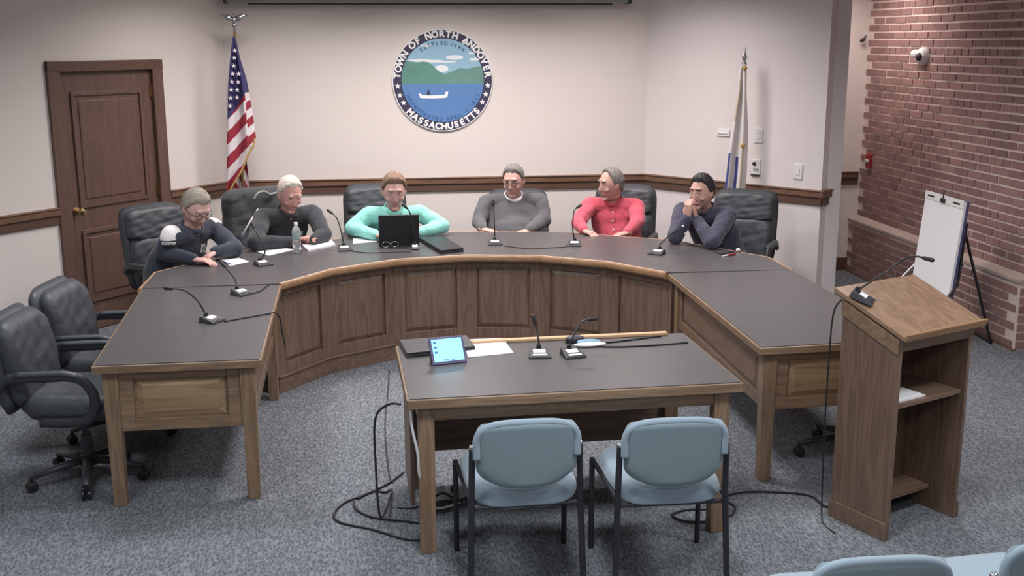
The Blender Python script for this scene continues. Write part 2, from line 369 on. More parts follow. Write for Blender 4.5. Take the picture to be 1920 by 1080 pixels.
# ------------------------------------------------------------------ ceiling lamps
for i, (x, y, pw, colr, sp) in enumerate(LAMPS):
    t = thing('ceiling_light', 'recessed ceiling light panel in the ceiling over the room', 'light', (x, y, CEIL-.005), 0, 'recessed ceiling light panels above the room')
    g = G().box(-.34, .34, -.34, -.3, -.03, 0).box(-.34, .34, .3, .34, -.03, 0).box(-.34, -.3, -.3, .3, -.03, 0).box(.3, .34, -.3, .3, -.03, 0); g.build('frame', 'white_plastic', t)
    G().box(-.3, .3, -.3, .3, -.012, -.004).build('diffuser', 'lamp_glow', t)
    ld = bpy.data.lights.new('lamp', 'AREA'); ld.shape = 'SQUARE'; ld.size = .56; ld.energy = pw; ld.color = colr; ld.spread = math.radians(sp)
    lo = bpy.data.objects.new('lamp', ld); COL.objects.link(lo); lo.parent = t; lo.location = (0, 0, -.034)

# ------------------------------------------------------------------ curved council desk
T = .737
DC = Vector((.64, 6.35)); RI, RO = 1.404, 2.43
angs = [math.radians(-63.8+21.27*k) for k in range(7)]
inn = [Vector((RI*math.sin(a), RI*math.cos(a))) for a in angs]
out = [Vector((RO*math.sin(a), RO*math.cos(a))) for a in angs]
out[0] = Vector((-2.12, 1.10)); out[6] = Vector((2.12, 1.04))
desk = thing('council_desk', 'curved oak council desk with raised panels and a black laminate top', 'desk', (DC.x, DC.y, 0))
def ring(z0, z1, gi, go):
    g = G(); i2 = [p*(1+gi/RI) for p in inn]; o2 = [p*(1-go/RO) for p in out]
    top = []
    for k in range(6): g.prism([i2[k], i2[k+1], o2[k+1], o2[k]], z0, z1)
    g.prism([i2[0], o2[0], Vector((-2.12+go, .60))], z0, z1); g.prism([i2[6], Vector((2.12-go, .60)), o2[6]], z0, z1)
    return g
ring(.70, T, .012, .014).build('desktop', 'laminate', desk)
g = G(); g.tube([Vector((p.x, p.y, .716)) for p in [inn[0]*1.0]+inn[1:]], .016, 10, ry=.027, upv=(0, 0, 1)); g.build('front_edge', 'oak_light_x', desk, smooth='auto')
orim = [Vector((-2.12, .60))]+out+[Vector((2.12, .60))]
g = G(); g.tube([Vector((p.x, p.y, .716)) for p in orim], .014, 8, ry=.022, upv=(0, 0, 1)); g.build('back_edge', 'oak_light_x', desk, smooth='auto')
for k in range(6):
    a = (angs[k]+angs[k+1])/2; Rf = RI+.05; half = Rf*math.tan(math.radians(21.27/2)); rm = Rf*1.0
    M = Matrix.Rotation(-a, 4, 'Z') @ Matrix.Translation((0, Rf*math.cos(math.radians(10.63)), 0))
    h = Rf*math.sin(math.radians(10.63))
    fr = G().box(-h, -h+.075, 0, .035, .11, .70, M).box(h-.075, h, 0, .035, .11, .70, M).box(-h+.075, h-.075, 0, .035, .11, .19, M).box(-h+.075, h-.075, 0, .035, .635, .70, M).build('panel_frame', 'oak_dark_z', desk, bevel=.004)
    G().box(-h+.07, h-.07, .018, .03, .185, .64, M).build('panel_back', 'oak_dark_z', fr)
    px0, px1, z0, z1 = -h+.105, h-.105, .22, .605
    rp = G(); s_ = .03
    v = [(px0-s_, .017, z0-s_), (px1+s_, .017, z0-s_), (px1+s_, .017, z1+s_), (px0-s_, .017, z1+s_), (px0, .003, z0), (px1, .003, z0), (px1, .003, z1), (px0, .003, z1)]
    rp.add([M @ Vector(p) for p in v], [(0,1,2,3)[::-1], (4,5,6,7), (0,1,5,4), (1,2,6,5), (2,3,7,6), (3,0,4,7)]); rp.build('raised_panel', 'oak_dark_z', fr)
    pl_ = G().box(-h-.004, h+.004, -.018, .035, 0, .105, M).build('plinth', 'oak_dark_x', desk, bevel=.003)
    G().box(-h-.006, h+.006, -.028, .0, .105, .118, M).build('plinth_cap', 'oak_dark_x', pl_, bevel=.004)
for k in range(1, 6):
    p = inn[k]*((RI+.064)/RI); G().tube([(p.x, p.y, 0), (p.x, p.y, .70)], .014, 8).build('corner_post', 'oak_dark_z', desk)
for sx in (-1, 1):
    G().box(1.33, 1.37, .66, 1.0, 0, .70, Matrix.Scale(sx, 4, (1, 0, 0))).build('end_panel', 'oak_dark_z', desk)
    G().box(2.0, 2.04, .66, 1.1, 0, .70, Matrix.Scale(sx, 4, (1, 0, 0))).build('end_panel', 'oak_dark_z', desk)

# side tables that close the horseshoe
def offset(poly, d):
    n = len(poly); res = []
    A = sum(poly[i].x*poly[(i+1)%n].y-poly[(i+1)%n].x*poly[i].y for i in range(n)); sg = 1 if A > 0 else -1
    for i in range(n):
        p0, p1, p2 = poly[i-1], poly[i], poly[(i+1)%n]; e1 = (p1-p0).normalized(); e2 = (p2-p1).normalized()
        n1 = Vector((-e1.y, e1.x))*sg; n2 = Vector((-e2.y, e2.x))*sg; bis = (n1+n2).normalized(); res.append(p1+bis*(d/max(.3, bis.dot(n1))))
    return res
def panel_between(a, b, z0, z1, parent, wx, t=.03, name='apron'):   # frame with a raised panel, face on the left of a->b turned outwards
    d = b-a; ang = math.atan2(d.y, d.x); Lh = d.length; M = frameM(a, ang)
    fr = G().box(0, .07, 0, t, z0, z1, M).box(Lh-.07, Lh, 0, t, z0, z1, M).box(.07, Lh-.07, 0, t, z0, z0+.06, M).box(.07, Lh-.07, 0, t, z1-.05, z1, M).build(name, wx, parent, bevel=.003)
    G().box(.06, Lh-.06, .014, t-.004, z0+.05, z1-.04, M).build('panel_back', wx, fr)
    x0, x1, q0, q1, s_ = .115, Lh-.115, z0+.095, z1-.085, .03
    v = [(x0-s_, .013, q0-s_), (x1+s_, .013, q0-s_), (x1+s_, .013, q1+s_), (x0-s_, .013, q1+s_), (x0, .0, q0), (x1, .0, q0), (x1, .0, q1), (x0, .0, q1)]
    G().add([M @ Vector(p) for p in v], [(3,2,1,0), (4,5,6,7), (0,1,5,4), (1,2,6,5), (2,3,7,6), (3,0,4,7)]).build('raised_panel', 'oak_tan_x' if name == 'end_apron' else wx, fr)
def side_table(quad, label, legs, inner):
    c = sum(quad, Vector((0, 0)))/4; q = [p-c for p in quad]
    t = thing('side_table', label, 'table', (c.x, c.y, 0), 0, 'oak side tables of the horseshoe')
    G().prism(q, .695, .733).build('edge_band', 'oak_x', t, bevel=.004)
    G().prism(offset(q, .012), .70, T).build('tabletop', 'laminate', t)
    li = [offset(q, .075)[i] for i in range(4)]
    for i in legs:
        p = li[i]; G().add([(p.x+sx*wd, p.y+sy*wd, z) for (wd, z) in ((.03, 0), (.037, .695)) for (sx, sy) in ((-1,-1),(1,-1),(1,1),(-1,1))],
            [(3,2,1,0),(4,5,6,7),(0,1,5,4),(1,2,6,5),(2,3,7,6),(3,0,4,7)]).build('leg', 'oak_z', t, bevel=.003)
    ins = offset(q, .055)
    def side(i, j, nm, wx):
        a, b = ins[i], ins[j]; d = (b-a).normalized(); panel_between(a+d*.05, b-d*.05, .385, .695, t, wx, name=nm)
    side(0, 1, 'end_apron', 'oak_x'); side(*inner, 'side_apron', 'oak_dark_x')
    return t
V2 = lambda *p: Vector(p)
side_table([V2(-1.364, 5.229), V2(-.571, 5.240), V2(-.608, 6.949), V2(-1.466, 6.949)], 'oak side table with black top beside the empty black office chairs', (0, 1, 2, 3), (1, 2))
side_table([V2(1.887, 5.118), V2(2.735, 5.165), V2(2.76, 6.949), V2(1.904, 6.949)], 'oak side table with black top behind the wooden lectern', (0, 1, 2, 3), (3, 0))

# ------------------------------------------------------------------ witness table
t = thing('witness_table', 'oak table with black laminate top in front of the horseshoe desk', 'table', (.849, 4.993, 0), math.radians(1.9))
hw, hd = .757, .444
q = [V2(-hw, -hd), V2(hw, -hd), V2(hw, hd), V2(-hw, hd)]
G().prism(q, .69, .733).build('edge_band', 'oak_x', t, bevel=.004)
G().prism(offset(q, .012), .70, T).build('tabletop', 'laminate', t)
for (sx, sy) in ((-1, -1), (1, -1), (1, 1), (-1, 1)):
    x, y = sx*(hw-.085), sy*(hd-.07); G().box(x-.035, x+.035, y-.035, y+.035, 0, .69).build('leg', 'oak_z', t, bevel=.003)
G().box(-hw+.12, hw-.12, -hd+.05, -hd+.075, .62, .69).build('apron', 'oak_x', t, bevel=.002)
G().box(-hw+.05, -hw+.075, -hd+.1, hd-.1, .62, .69).build('apron', 'oak_y', t, bevel=.002)
G().box(hw-.075, hw-.05, -hd+.1, hd-.1, .62, .69).build('apron', 'oak_y', t, bevel=.002)
G().box(-hw+.05, hw-.05, hd-.06, hd-.035, .18, .69).build('modesty_panel', 'oak_dark_x', t, bevel=.002)
G().box(-hw+.03, -hw+.05, -.1, hd-.1, .10, .69).build('end_panel', 'oak_dark_z', t, bevel=.002)
G().box(-hw+.2, hw-.1, hd-.05, hd-.014, T, T+.016).build('back_rail', 'oak_pale_x', t, bevel=.004)
G().box(-.1, .28, -.05, .35, .52, .66).build('under_shelf', 'dark_grey_plastic', t, bevel=.01)
TB = t

# ------------------------------------------------------------------ lectern
ln = (atz(1792, 970, 0)-atz(1660, 1015, 0)); lr = math.atan2(ln.y, ln.x)
lo_ = atz(1660, 1015, 0)
lec = thing('lectern', 'oak lectern with sloped top and open shelves facing the room', 'lectern', (lo_.x, lo_.y, 0), lr)
LWd, LDp = ln.length, .335
zn, zf = .965, 1.085
sl = math.atan2(zf-zn, LDp)
for x in (0, LWd-.02):
    g = G(); v = []
    for xx in (x, x+.02): v += [(xx, 0, 0), (xx, LDp, 0), (xx, LDp, zf), (xx, 0, zn)]
    g.add(v, [(0,1,2,3), (7,6,5,4), (0,4,5,1), (1,5,6,2), (2,6,7,3), (3,7,4,0)]); sp = g.build('side_panel', 'oak_dark_z', lec, bevel=.002)
    xo = (x-.012, x) if x == 0 else (x+.02, x+.032)
    G().box(xo[0], xo[1], -.004, LDp+.004, 0, .085).build('plinth', 'oak_dark_x', sp, bevel=.003)
    g = G(); v = []
    for xx in xo: v += [(xx, 0, zn-.085), (xx, LDp, zf-.085), (xx, LDp, zf-.012), (xx, 0, zn-.012)]
    g.add(v, [(0,1,2,3), (7,6,5,4), (0,4,5,1), (1,5,6,2), (2,6,7,3), (3,7,4,0)]); g.build('top_moulding', 'oak_x', sp, bevel=.003)
G().box(.02, LWd-.02, LDp-.02, LDp, 0, zf-.01).build('front_panel', 'oak_dark_z', lec)
G().box(.02, LWd-.02, .02, LDp-.02, .62, .64).build('shelf', 'oak_dark_x', lec, bevel=.002)
G().box(.02, LWd-.02, .15, LDp-.02, .10, .12).build('shelf', 'oak_dark_x', lec, bevel=.002)
G().box(.02, LWd-.02, .0, .02, zn-.07, zn-.005).build('top_rail', 'oak_dark_x', lec, bevel=.002)
SM = Matrix.Translation((LWd/2, LDp/2, (zn+zf)/2)) @ Matrix.Rotation(sl, 4, 'X')
tl = LDp/math.cos(sl)/2
G().box(-LWd/2-.02, LWd/2+.035, -tl-.03, tl+.05, .0, .022, SM).build('sloped_top', 'lectern_top_x', lec, bevel=.004)
G().box(-LWd/2-.015, LWd/2+.04, -tl-.04, -tl-.027, .0, .036, SM).build('paper_stop', 'oak_light_x', lec, bevel=.003)
LM = Matrix.Translation((lo_.x, lo_.y, 0)) @ Matrix.Rotation(lr, 4, 'Z')
pp = G().box(.025, .25, .04, .30, .6405, .648).box(.03, .24, .05, .29, .6485, .654, Matrix.Rotation(.04, 4, 'Z')).build('paper_stack', 'white_paper', None, loc=(lo_.x, lo_.y, 0), rot=(0, 0, lr)); tag(pp, 'white papers lying on the lectern shelf', 'paper')

# ------------------------------------------------------------------ chairs
def cushion(w_, h_, t_, nx=16, nz=18, e=4., wr=.0, seed=0):  # puffed pad in xz, thickness along y
    rnd = random.Random(seed); ph = [rnd.uniform(0, 6) for _ in range(8)]
    V = []; Fc = []
    for sd in (1, -1):
        for i in range(nz+1):
            for j in range(nx+1):
                u = -1+2*j/nx; v = -1+2*i/nz
                k = (1-abs(u)**e)**(1/e)*(1-abs(v)**e)**(1/e) if abs(u) < 1 and abs(v) < 1 else 0
                f = max(abs(u), abs(v)); l = (abs(u)**6+abs(v)**6)**(1/6) or 1; s_ = f/l
                wv = wr*(math.sin(9*u+5*v+ph[0])*math.sin(11*v-3*u+ph[1])+.6*math.sin(17*u*v+13*v+ph[2])) * k
                V.append((u*w_/2*s_, sd*(t_/2*k**.75+wv), v*h_/2*s_))
    n = (nx+1)*(nz+1)
    for sd in range(2):
        for i in range(nz):
            for j in range(nx):
                q = [sd*n+i*(nx+1)+j, sd*n+i*(nx+1)+j+1, sd*n+(i+1)*(nx+1)+j+1, sd*n+(i+1)*(nx+1)+j]; Fc.append(q if sd else q[::-1])
    return V, Fc
def office_chair(label, high=True):
    t = thing('office_chair', label, 'chair', group='black leather office chairs')
    for k in range(5):
        a = 2*PI*k/5+.3; d = Vector((math.cos(a), math.sin(a), 0))
        lg = G().tube([d*.03+Vector((0, 0, .115)), d*.15+Vector((0, 0, .10)), d*.285+Vector((0, 0, .075))], [.03, .025, .018], 8, ry=[.022, .018, .012], upv=(0, 0, 1)).build('base_leg', 'chair_plastic', t, smooth=True)
        s = Vector((-d.y, d.x, 0)); g = G()
        for off in (-.016, .016):
            c = d*.285+s*off+Vector((0, 0, .028)); g.tube([c-s*.009, c-s*.006, c+s*.006, c+s*.009], [.022, .028, .028, .022], 14)
        g.tube([d*.285+Vector((0, 0, .028)), d*.285+Vector((0, 0, .08))], .009, 8); g.build('caster', 'black_plastic', lg, smooth='auto')
    G().lathe([(.045, .085), (.045, .13), (.028, .14), (.028, .25), (.02, .255), (.02, .385)]).build('gas_column', 'chair_plastic', t, smooth='auto')
    G().box(-.12, .12, -.14, .12, .375, .41).build('seat_plate', 'chair_plastic', t, bevel=.01)
    V, Fc = cushion(.52, .52, .13, 16, 16, 5, .003, 1); g = G()
    g.add([(x, z+.02, y+.46-.03*max(0, (z-.1)/.16)**2) for (x, y, z) in V], Fc); g.build('seat', 'leather', t, smooth=True)
    def bend(z): return -.235-.06*((z-.45)/.6)-.05*math.sin(max(0, (z-.45)/.65)*PI*.5)+.02*math.sin((z-.45)/.62*PI)
    for nm, zc, h_, th, sd, ww in ((('back_cushion', .64, .40, .12, 3, .50), ('head_cushion', .92, .235, .11, 5, .50)) if high else (('back_cushion', .675, .45, .12, 3, .48),)):
        V, Fc = cushion(ww, h_, th, 18, 16, 5, .006, sd)
        G().add([(x, y+bend(z+zc)-.05*(1-math.cos(x/.25*.9))*-1*.6, z+zc) for (x, y, z) in V], Fc).build(nm, 'leather', t, smooth=True)
    hs_, zs_ = (.63, .74) if high else (.50, .665)
    V, Fc = cushion(.54 if high else .52, hs_, .07, 18, 16, 6, 0, 0)
    G().add([(x, y+bend(z+zs_)-.055, z+zs_) for (x, y, z) in V], Fc).build('back_shell', 'leather', t, smooth=True)
    for sx in (-1, 1):
        x = sx*.285
        pth = smoothpath([(x, -.30, .58), (x, -.24, .635), (x, -.05, .645), (x, .06, .648), (x, .13, .62), (x*.98, .17, .54), (x*.93, .15, .45), (x*.88, .08, .405), (x*.86, -.12, .40)], 5)
        ar = G().tube(pth, .026, 10, ry=.016, upv=(1, 0, 0)).build('armrest', 'chair_plastic', t, smooth=True)
        G().tube(smoothpath([(x, -.2, .655), (x, -.05, .662), (x, .04, .664), (x, .10, .65)], 4), .024, 10, ry=.014, upv=(0, 0, 1)).build('arm_pad', 'leather', ar, smooth=True)
    return t
def face(dx, dy): return math.atan2(dy, dx)-PI/2
GC = 'black leather office chairs'
oc = office_chair('empty black leather office chair nearest the camera at the left side table', False)
oc.location = (-1.53, 5.66, 0); oc.rotation_euler = (0, 0, face(1, -.12))
dup(oc, (-1.50, 6.34, 0), face(1, -.16), 'empty black leather office chair in front of the door, behind another empty one', GC)
dup(oc, (2.56, 5.47, 0), face(-1, .05), 'black office chair tucked under the side table behind the lectern', GC)
hc = office_chair('high-backed black office chair of the man in the navy fleece')
hc.location = (-1.43, 8.20, 0); hc.rotation_euler = (0, 0, face(.68, -.73))
dup(hc, (-.80, 8.84, 0), face(.45, -.89), 'high-backed black office chair of the white-haired man in black', GC)
dup(hc, (.03, 9.08, 0), face(.1, -1), 'high-backed black office chair behind the man in the mint shirt', GC)
dup(hc, (1.20, 9.10, 0), face(-.08, -1), 'black office chair behind the man in the grey sweater', GC).scale = (1, 1, .93)
dup(hc, (2.0, 8.90, 0), face(-.38, -.92), 'high-backed black office chair behind the man in the red shirt', GC).scale = (1, 1, .98)
dup(hc, (2.87, 8.46, 0), face(-.5, -.86), 'high-backed black office chair beside the man with clasped hands', GC).scale = (1, 1, .98)

def side_chair(label):
    t = thing('side_chair', label, 'chair', group='blue upholstered side chairs')
    for sx in (-1, 1):
        G().tube([(sx*.245, .20, 0), (sx*.245, .20, .43)], .0125, 10).build('leg', 'black_tube', t, smooth='auto')
        G().tube([(sx*.235, -.30, 0), (sx*.222, -.255, .45), (sx*.218, -.262, .66)], .0135, 10).build('leg', 'black_tube', t, smooth='auto')
        G().tube([(sx*.245, .20, .425), (sx*.222, -.255, .425)], .011, 8).build('side_rail', 'black_tube', t, smooth='auto')
        G().ell((sx*.218, -.262, .662), (.015, .015, .012)).build('post_cap', 'chrome', t, smooth=True)
        G().box(sx*.19-.03, sx*.19+.03, -.262, -.245, .615, .65).build('bracket', 'blue_fabric_back', t, bevel=.005)
    G().tube([(-.222, -.25, .40), (.222, -.25, .40)], .010, 8).build('cross_rail', 'black_tube', t, smooth='auto')
    # seat : rounded pad, waterfall rear
    V, Fc = cushion(.47, .50, .085, 18, 18, 5, 0, 0)
    G().add([(x*(1-.10*max(0, -z/.25)**2), z-.02, y+.445-.035*max(0, (-z-.1)/.15)**2*1) for (x, y, z) in V], Fc).build('seat', 'blue_fabric', t, smooth=True)
    # backrest : shield shaped pad
    def hw_(z):
        if z > .585: return .205*(1-max(0, (z-.70)/.07)**4*.16)
        k = (.585-z)/.105; return .205*math.sqrt(max(0, 1-k**2.2))*.97+.205*.03*(1-k)
    zs = [.48+(.765-.48)*i/26 for i in range(27)]; V = []; nx = 18
    for sd in (1, -1):
        for i, z in enumerate(zs):
            for j in range(nx+1):
                u = -1+2*j/nx; zz = z+(.012*(1-u*u) if z > .7 else .012*(1-u*u)*(z-.48)/.22)
                k = (1-abs(u)**5)**(1/5) if abs(u) < 1 else 0; kz = min(1, (max(0, (.765-z))/.02)**.5, (max(0, z-.48)/.02)**.5) if True else 1
                V.append((u*max(.002, hw_(z)), -.262-.02*(z-.5)/.3+.03*(1-u*u)*-.5+sd*.026*k*kz, zz))
    n = 27*(nx+1); Fc = []
    for sd in range(2):
        for i in range(26):
            for j in range(nx):
                q = [sd*n+i*(nx+1)+j, sd*n+i*(nx+1)+j+1, sd*n+(i+1)*(nx+1)+j+1, sd*n+(i+1)*(nx+1)+j]; Fc.append(q if sd else q[::-1])
    bk = G().add(V, Fc).build('backrest', 'blue_fabric_back', t, smooth=True)
    # piping roll round the upper edge
    pts = []
    for i in range(25):
        a = i/24; 
        if a < .2: pts.append((-.203, -.285, .62+.09*a/.2))
        elif a > .8: pts.append((.203, -.285, .62+.09*(1-a)/.2))
        else:
            u = -1+2*(a-.2)/.6; pts.append((u*.197, -.287-.012*(1-u*u), .722+.035*(1-abs(u)**6)+.012*(1-u*u)))
    G().tube(smoothpath(pts, 2), .016, 10).build('rim_roll', 'blue_fabric', bk, smooth=True)
    return t
sc = side_chair('blue-grey upholstered side chair at the witness table, the left of two')
sc.location = (.565, 4.385, 0); sc.rotation_euler = (0, 0, math.radians(1))
GB = 'blue upholstered side chairs'
dup(sc, (1.162, 4.325, 0), math.radians(-1), 'blue-grey upholstered side chair at the witness table, next to the lectern', GB)
dup(sc, (1.44, 3.075, 0), math.radians(-2), 'blue-grey side chair at the bottom edge, only its back rim in view', GB)
dup(sc, (2.015, 3.12, 0), math.radians(4), 'blue-grey side chair in the bottom right corner with its seat in view', GB)
dup(sc, (.915, 2.965, 0), math.radians(-2), 'blue-grey side chair below the frame, just a sliver of its rim showing', GB)

# ------------------------------------------------------------------ people
def remesh(g, vox, smooth=4, fac=.5):
    me = bpy.data.meshes.new('tmp'); me.from_pydata(g.v, [], g.f)
    bm = bmesh.new(); bm.from_mesh(me); bmesh.ops.recalc_face_normals(bm, faces=bm.faces); bm.to_mesh(me); bm.free()
    o = bpy.data.objects.new('tmp', me); COL.objects.link(o)
    md = o.modifiers.new('r', 'REMESH'); md.mode = 'VOXEL'; md.voxel_size = vox
    sm = o.modifiers.new('s', 'SMOOTH'); sm.iterations = smooth; sm.factor = fac
    dg = bpy.context.evaluated_depsgraph_get(); dg.update()
    r = bpy.data.meshes.new_from_object(o.evaluated_get(dg)); bpy.data.objects.remove(o); bpy.data.meshes.remove(me)
    return r
def verts(me):
    a = np.empty(len(me.vertices)*3); me.vertices.foreach_get('co', a); return a.reshape(-1, 3)
def setverts(me, a): me.vertices.foreach_set('co', a.ravel()); me.update()
def normals(me):
    a = np.empty(len(me.vertices)*3); me.vertices.foreach_get('normal', a); return a.reshape(-1, 3)
def hand(g, w, d, n, right, curl=.35, sc=1.0, spread=1.0):
    w = Vector(w); d = Vector(d).normalized(); n = Vector(n); n = (n-d*n.dot(d)).normalized(); s = d.cross(n)*(1 if right else -1)
    g.tube([w-d*.03, w, w+d*.03, w+d*.065, w+d*.092], [.027*sc, .027*sc, .037*sc, .041*sc, .036*sc], 14, ry=[.02*sc, .018*sc, .018*sc, .017*sc, .013*sc], upv=n)
    for i, (off, ln) in enumerate(((.030, .070), (.010, .079), (-.011, .074), (-.031, .058))):
        b = w+d*.086*sc+s*off*sc; dd = (d+s*off*3.2*spread).normalized(); r = [.0095, .0098, .0094, .0084][i]*sc; p = b; ang = curl*.5
        for k, fr in enumerate((.45, .32, .23)):
            ang += curl*(.6 if k == 0 else 1.0)*.75; v = dd*math.cos(ang)+n*math.sin(ang); q = p+v*ln*fr*sc*1.05; g.caps(p, q, r*(1-.06*k), r*(1-.06*(k+1)), 10); p = q
    b = w+d*.022*sc+s*.028*sc; v1 = (d*.62+s*.62+n*.35).normalized(); q = b+v1*.042*sc; g.caps(b, q, .0135*sc, .0115*sc, 10)
    v2 = (d*.85+s*.15+n*.45).normalized(); g.caps(q, q+v2*.03*sc, .0112*sc, .0095*sc, 10)
def hshape(d, k=1.0):
    x, y, z = d
    px, py, pz = .077*x, (.096 if y > 0 else .102)*y, (.118 if z > 0 else .127)*z
    if z < 0: px *= 1-.30*(-z)**1.7; py *= (1-.10*(-z)**2) if y > 0 else (1-.42*(-z)**1.2)
    return Vector((px, py, pz))*k
def person(label, cat_group, head, pel, fdir, hyaw, hpitch, arms, skin, hairm, shirt, hairline=.5, hairvol=.014, width=1.0, belly=1.0, hs=1.04, glasses=False, collar=None, yoke=None, bald=0., trouser='trouser', htilt=0., sr=.015):
    f = Vector((fdir[0], fdir[1], 0)).normalized(); r = Vector((f.y, -f.x, 0)); Zv = Vector((0, 0, 1))
    org = Vector((pel[0], pel[1], 0)); head = Vector(head)-org
    P0 = Vector((0, 0, .545))
    # head frame
    a = math.atan2(f.y, f.x)+math.radians(hyaw); hf0 = Vector((math.cos(a), math.sin(a), 0)); hr = Vector((hf0.y, -hf0.x, 0))
    pt = math.radians(hpitch); hf = (hf0*math.cos(pt)+Zv*math.sin(pt)).normalized(); hu = hr.cross(hf)
    if htilt: R_ = Matrix.Rotation(math.radians(htilt), 3, hf); hr = R_ @ hr; hu = R_ @ hu
    H = Matrix((hr, hf, hu)).transposed()
    hp = lambda x, y, z: head+H @ Vector((x*hs, y*hs, z*hs))
    nb = head-Zv*.150*hs-f*.045-hf0*.01            # neck base
    mid = (P0+nb)/2-f*.035
    spine = lambda s: P0*(1-s)**2+(2*mid-(P0+nb)/2)*2*s*(1-s)+nb*s*s
    rings = [(-.12, .16, .12), (0, .18, .135), (.2, .175, .137*belly), (.4, .172, .132*belly), (.6, .178, .124), (.76, .178, .112), (.87, .155, .095), (.95, .105, .075), (1.02, .062, .060)]
    def torso(g, ex, top=True):
        rr = rings if top else rings
        g.tube([spine(s) for s, _, _ in rr], [d+ex for _, _, d in rr], 24, ry=[w_*width+ex for _, w_, _ in rr], upv=r)
    shw = .185*width
    S = {1: nb+r*shw-Zv*(.055-sr), -1: nb-r*shw-Zv*(.055-sr)}
    A = {}
    for sd, key in ((1, 'R'), (-1, 'L')):
        el, wr = Vector(arms['el'+key])-org, Vector(arms['wr'+key])-org; A[sd] = (S[sd], el, wr)
    def armsg(g, ex, sleeve):
        for sd in (1, -1):
            s0, el, wr = A[sd]
            g.caps(nb+r*sd*.05-Zv*(.045-sr*.5), s0-r*sd*.01, .055+ex, .058+ex, 14); g.caps(s0, el, .054+ex, .044+ex, 14)
            end = wr if not sleeve else el+(wr-el)*.93
            g.caps(el, end, .043+ex, (.027 if not sleeve else .030)+ex*.7, 14)
    def legs(g, ex, feet=True):
        for sd in (1, -1):
            hip = P0+r*sd*.09-Zv*.02; kn = hip+f*.40+r*sd*.04-Zv*.03; an = kn+f*.02-Zv*.40
            g.caps(hip, kn, .078+ex, .058+ex, 12); g.caps(kn, an, .052+ex, .038+ex, 12)
            if feet: g.caps(an-f*.02-Zv*.03, an+f*.14-Zv*.055, .035, .03, 10)
    g = G(); torso(g, -.012); armsg(g, -.008, False); legs(g, -.008)
    g.tube([nb-Zv*.03, nb+Zv*.04, head-hf0*.022-Zv*.085, head-hf0*.02-Zv*.03], [.066, .058, .056, .05], 18)
    # head
    nu, nv = 36, 24; V = []; Fc = []
    for i in range(nv+1):
        for j in range(nu):
            ph = PI*i/nv; th = 2*PI*j/nu; d = (math.sin(ph)*math.cos(th), math.sin(ph)*math.sin(th), math.cos(ph)); p = hshape(d); V.append(hp(*p))
    for i in range(nv):
        for j in range(nu): Fc.append((i*nu+j, (i+1)*nu+j, (i+1)*nu+(j+1)%nu, i*nu+(j+1)%nu))
    g.add(V, Fc)
    g.caps(hp(0, .088, .022), hp(0, .102, -.028), .009, .0125, 10); g.ell(hp(0, .096, -.036), (.019, .012, .010), H)
    g.ell(hp(0, .082, .040), (.055, .014, .012), H); g.ell(hp(0, .064, -.104), (.030, .020, .018), H); g.ell(hp(0, .077, -.066), (.027, .011, .014), H)
    for sd in (1, -1):
        g.ell(hp(sd*.079, -.008, -.006), (.010, .018, .032), H); g.ell(hp(sd*.042, .062, -.03), (.024, .02, .02), H)
    for sd in (1, -1):
        key = 'R' if sd == 1 else 'L'; hd_ = arms.get('hand'+key)
        _, el, wr = A[sd]; dd = Vector(hd_['d']) if hd_ else (wr-el)
        if dd.length == 0: dd = wr-el
        hand(g, wr, dd, Vector(hd_['n']) if hd_ else Vector((0, 0, -1)), sd == 1, hd_.get('curl', .45) if hd_ else .45, 1.0, hd_.get('spread', 1.) if hd_ else 1.)
    me = remesh(g, .0056, 3, .45); co = verts(me)
    for sd in (1, -1):      # eye sockets
        c = np.array(hp(sd*.032, .086, .012)); d2 = ((co-c)**2).sum(1); co -= np.array(hf)[None]*(.009*np.exp(-d2/(2*.011**2)))[:, None]
    dl = co-np.array(hp(0, .09, -.066)); lx = dl@np.array(hr); lz = dl@np.array(hu); ly = dl@np.array(hf)
    co -= np.array(hf)[None]*(.004*np.exp(-(lz/.003)**2)*np.exp(-(lx/.02)**4)*(abs(ly) < .03))[:, None]
    setverts(me, co)
    body = mobj('person', me, skin, smooth=True); body.location = org; tag(body, label, 'person', None)
    # face details
    for sd in (1, -1):
        e = G().ell(hp(sd*.032, .0745, .010), (.0110, .0110, .0075), H, 14, 10).build('eye', 'eye_white', body, smooth=True)
        G().ell(hp(sd*.032, .0818, .0085), (.0068, .0045, .0062), H, 12, 8).build('iris', 'eye_dark', e, smooth=True)
        G().tube([hp(sd*.016, .094, .033), hp(sd*.032, .092, .038), hp(sd*.05, .080, .033)], [.0035, .0045, .003], 6).build('eyebrow', hairm, body, smooth=True)
    G().tube([hp(-.022, .0825, -.067), hp(-.01, .0885, -.066), hp(0, .0895, -.067), hp(.01, .0885, -.066), hp(.022, .0825, -.067)], [.0015, .003, .003, .003, .0015], 8, ry=[.002, .0045, .005, .0045, .002]).build('lips', 'lip', body, smooth=True)
    # hair cap
    def hl(x, y):
        pts = [(-1., -.62), (-.55, -.50), (-.15, -.08), (.12, .0), (.32, .34), (.60, hairline-.02), (1., hairline)]
        yn = y
        for (y0, z0), (y1, z1) in zip(pts, pts[1:]):
            if y0 <= yn <= y1: return z0+(z1-z0)*(yn-y0)/(y1-y0)
        return pts[-1][1]
    nu, nv = 56, 40; V = []; ok = []; seed = random.random()*9
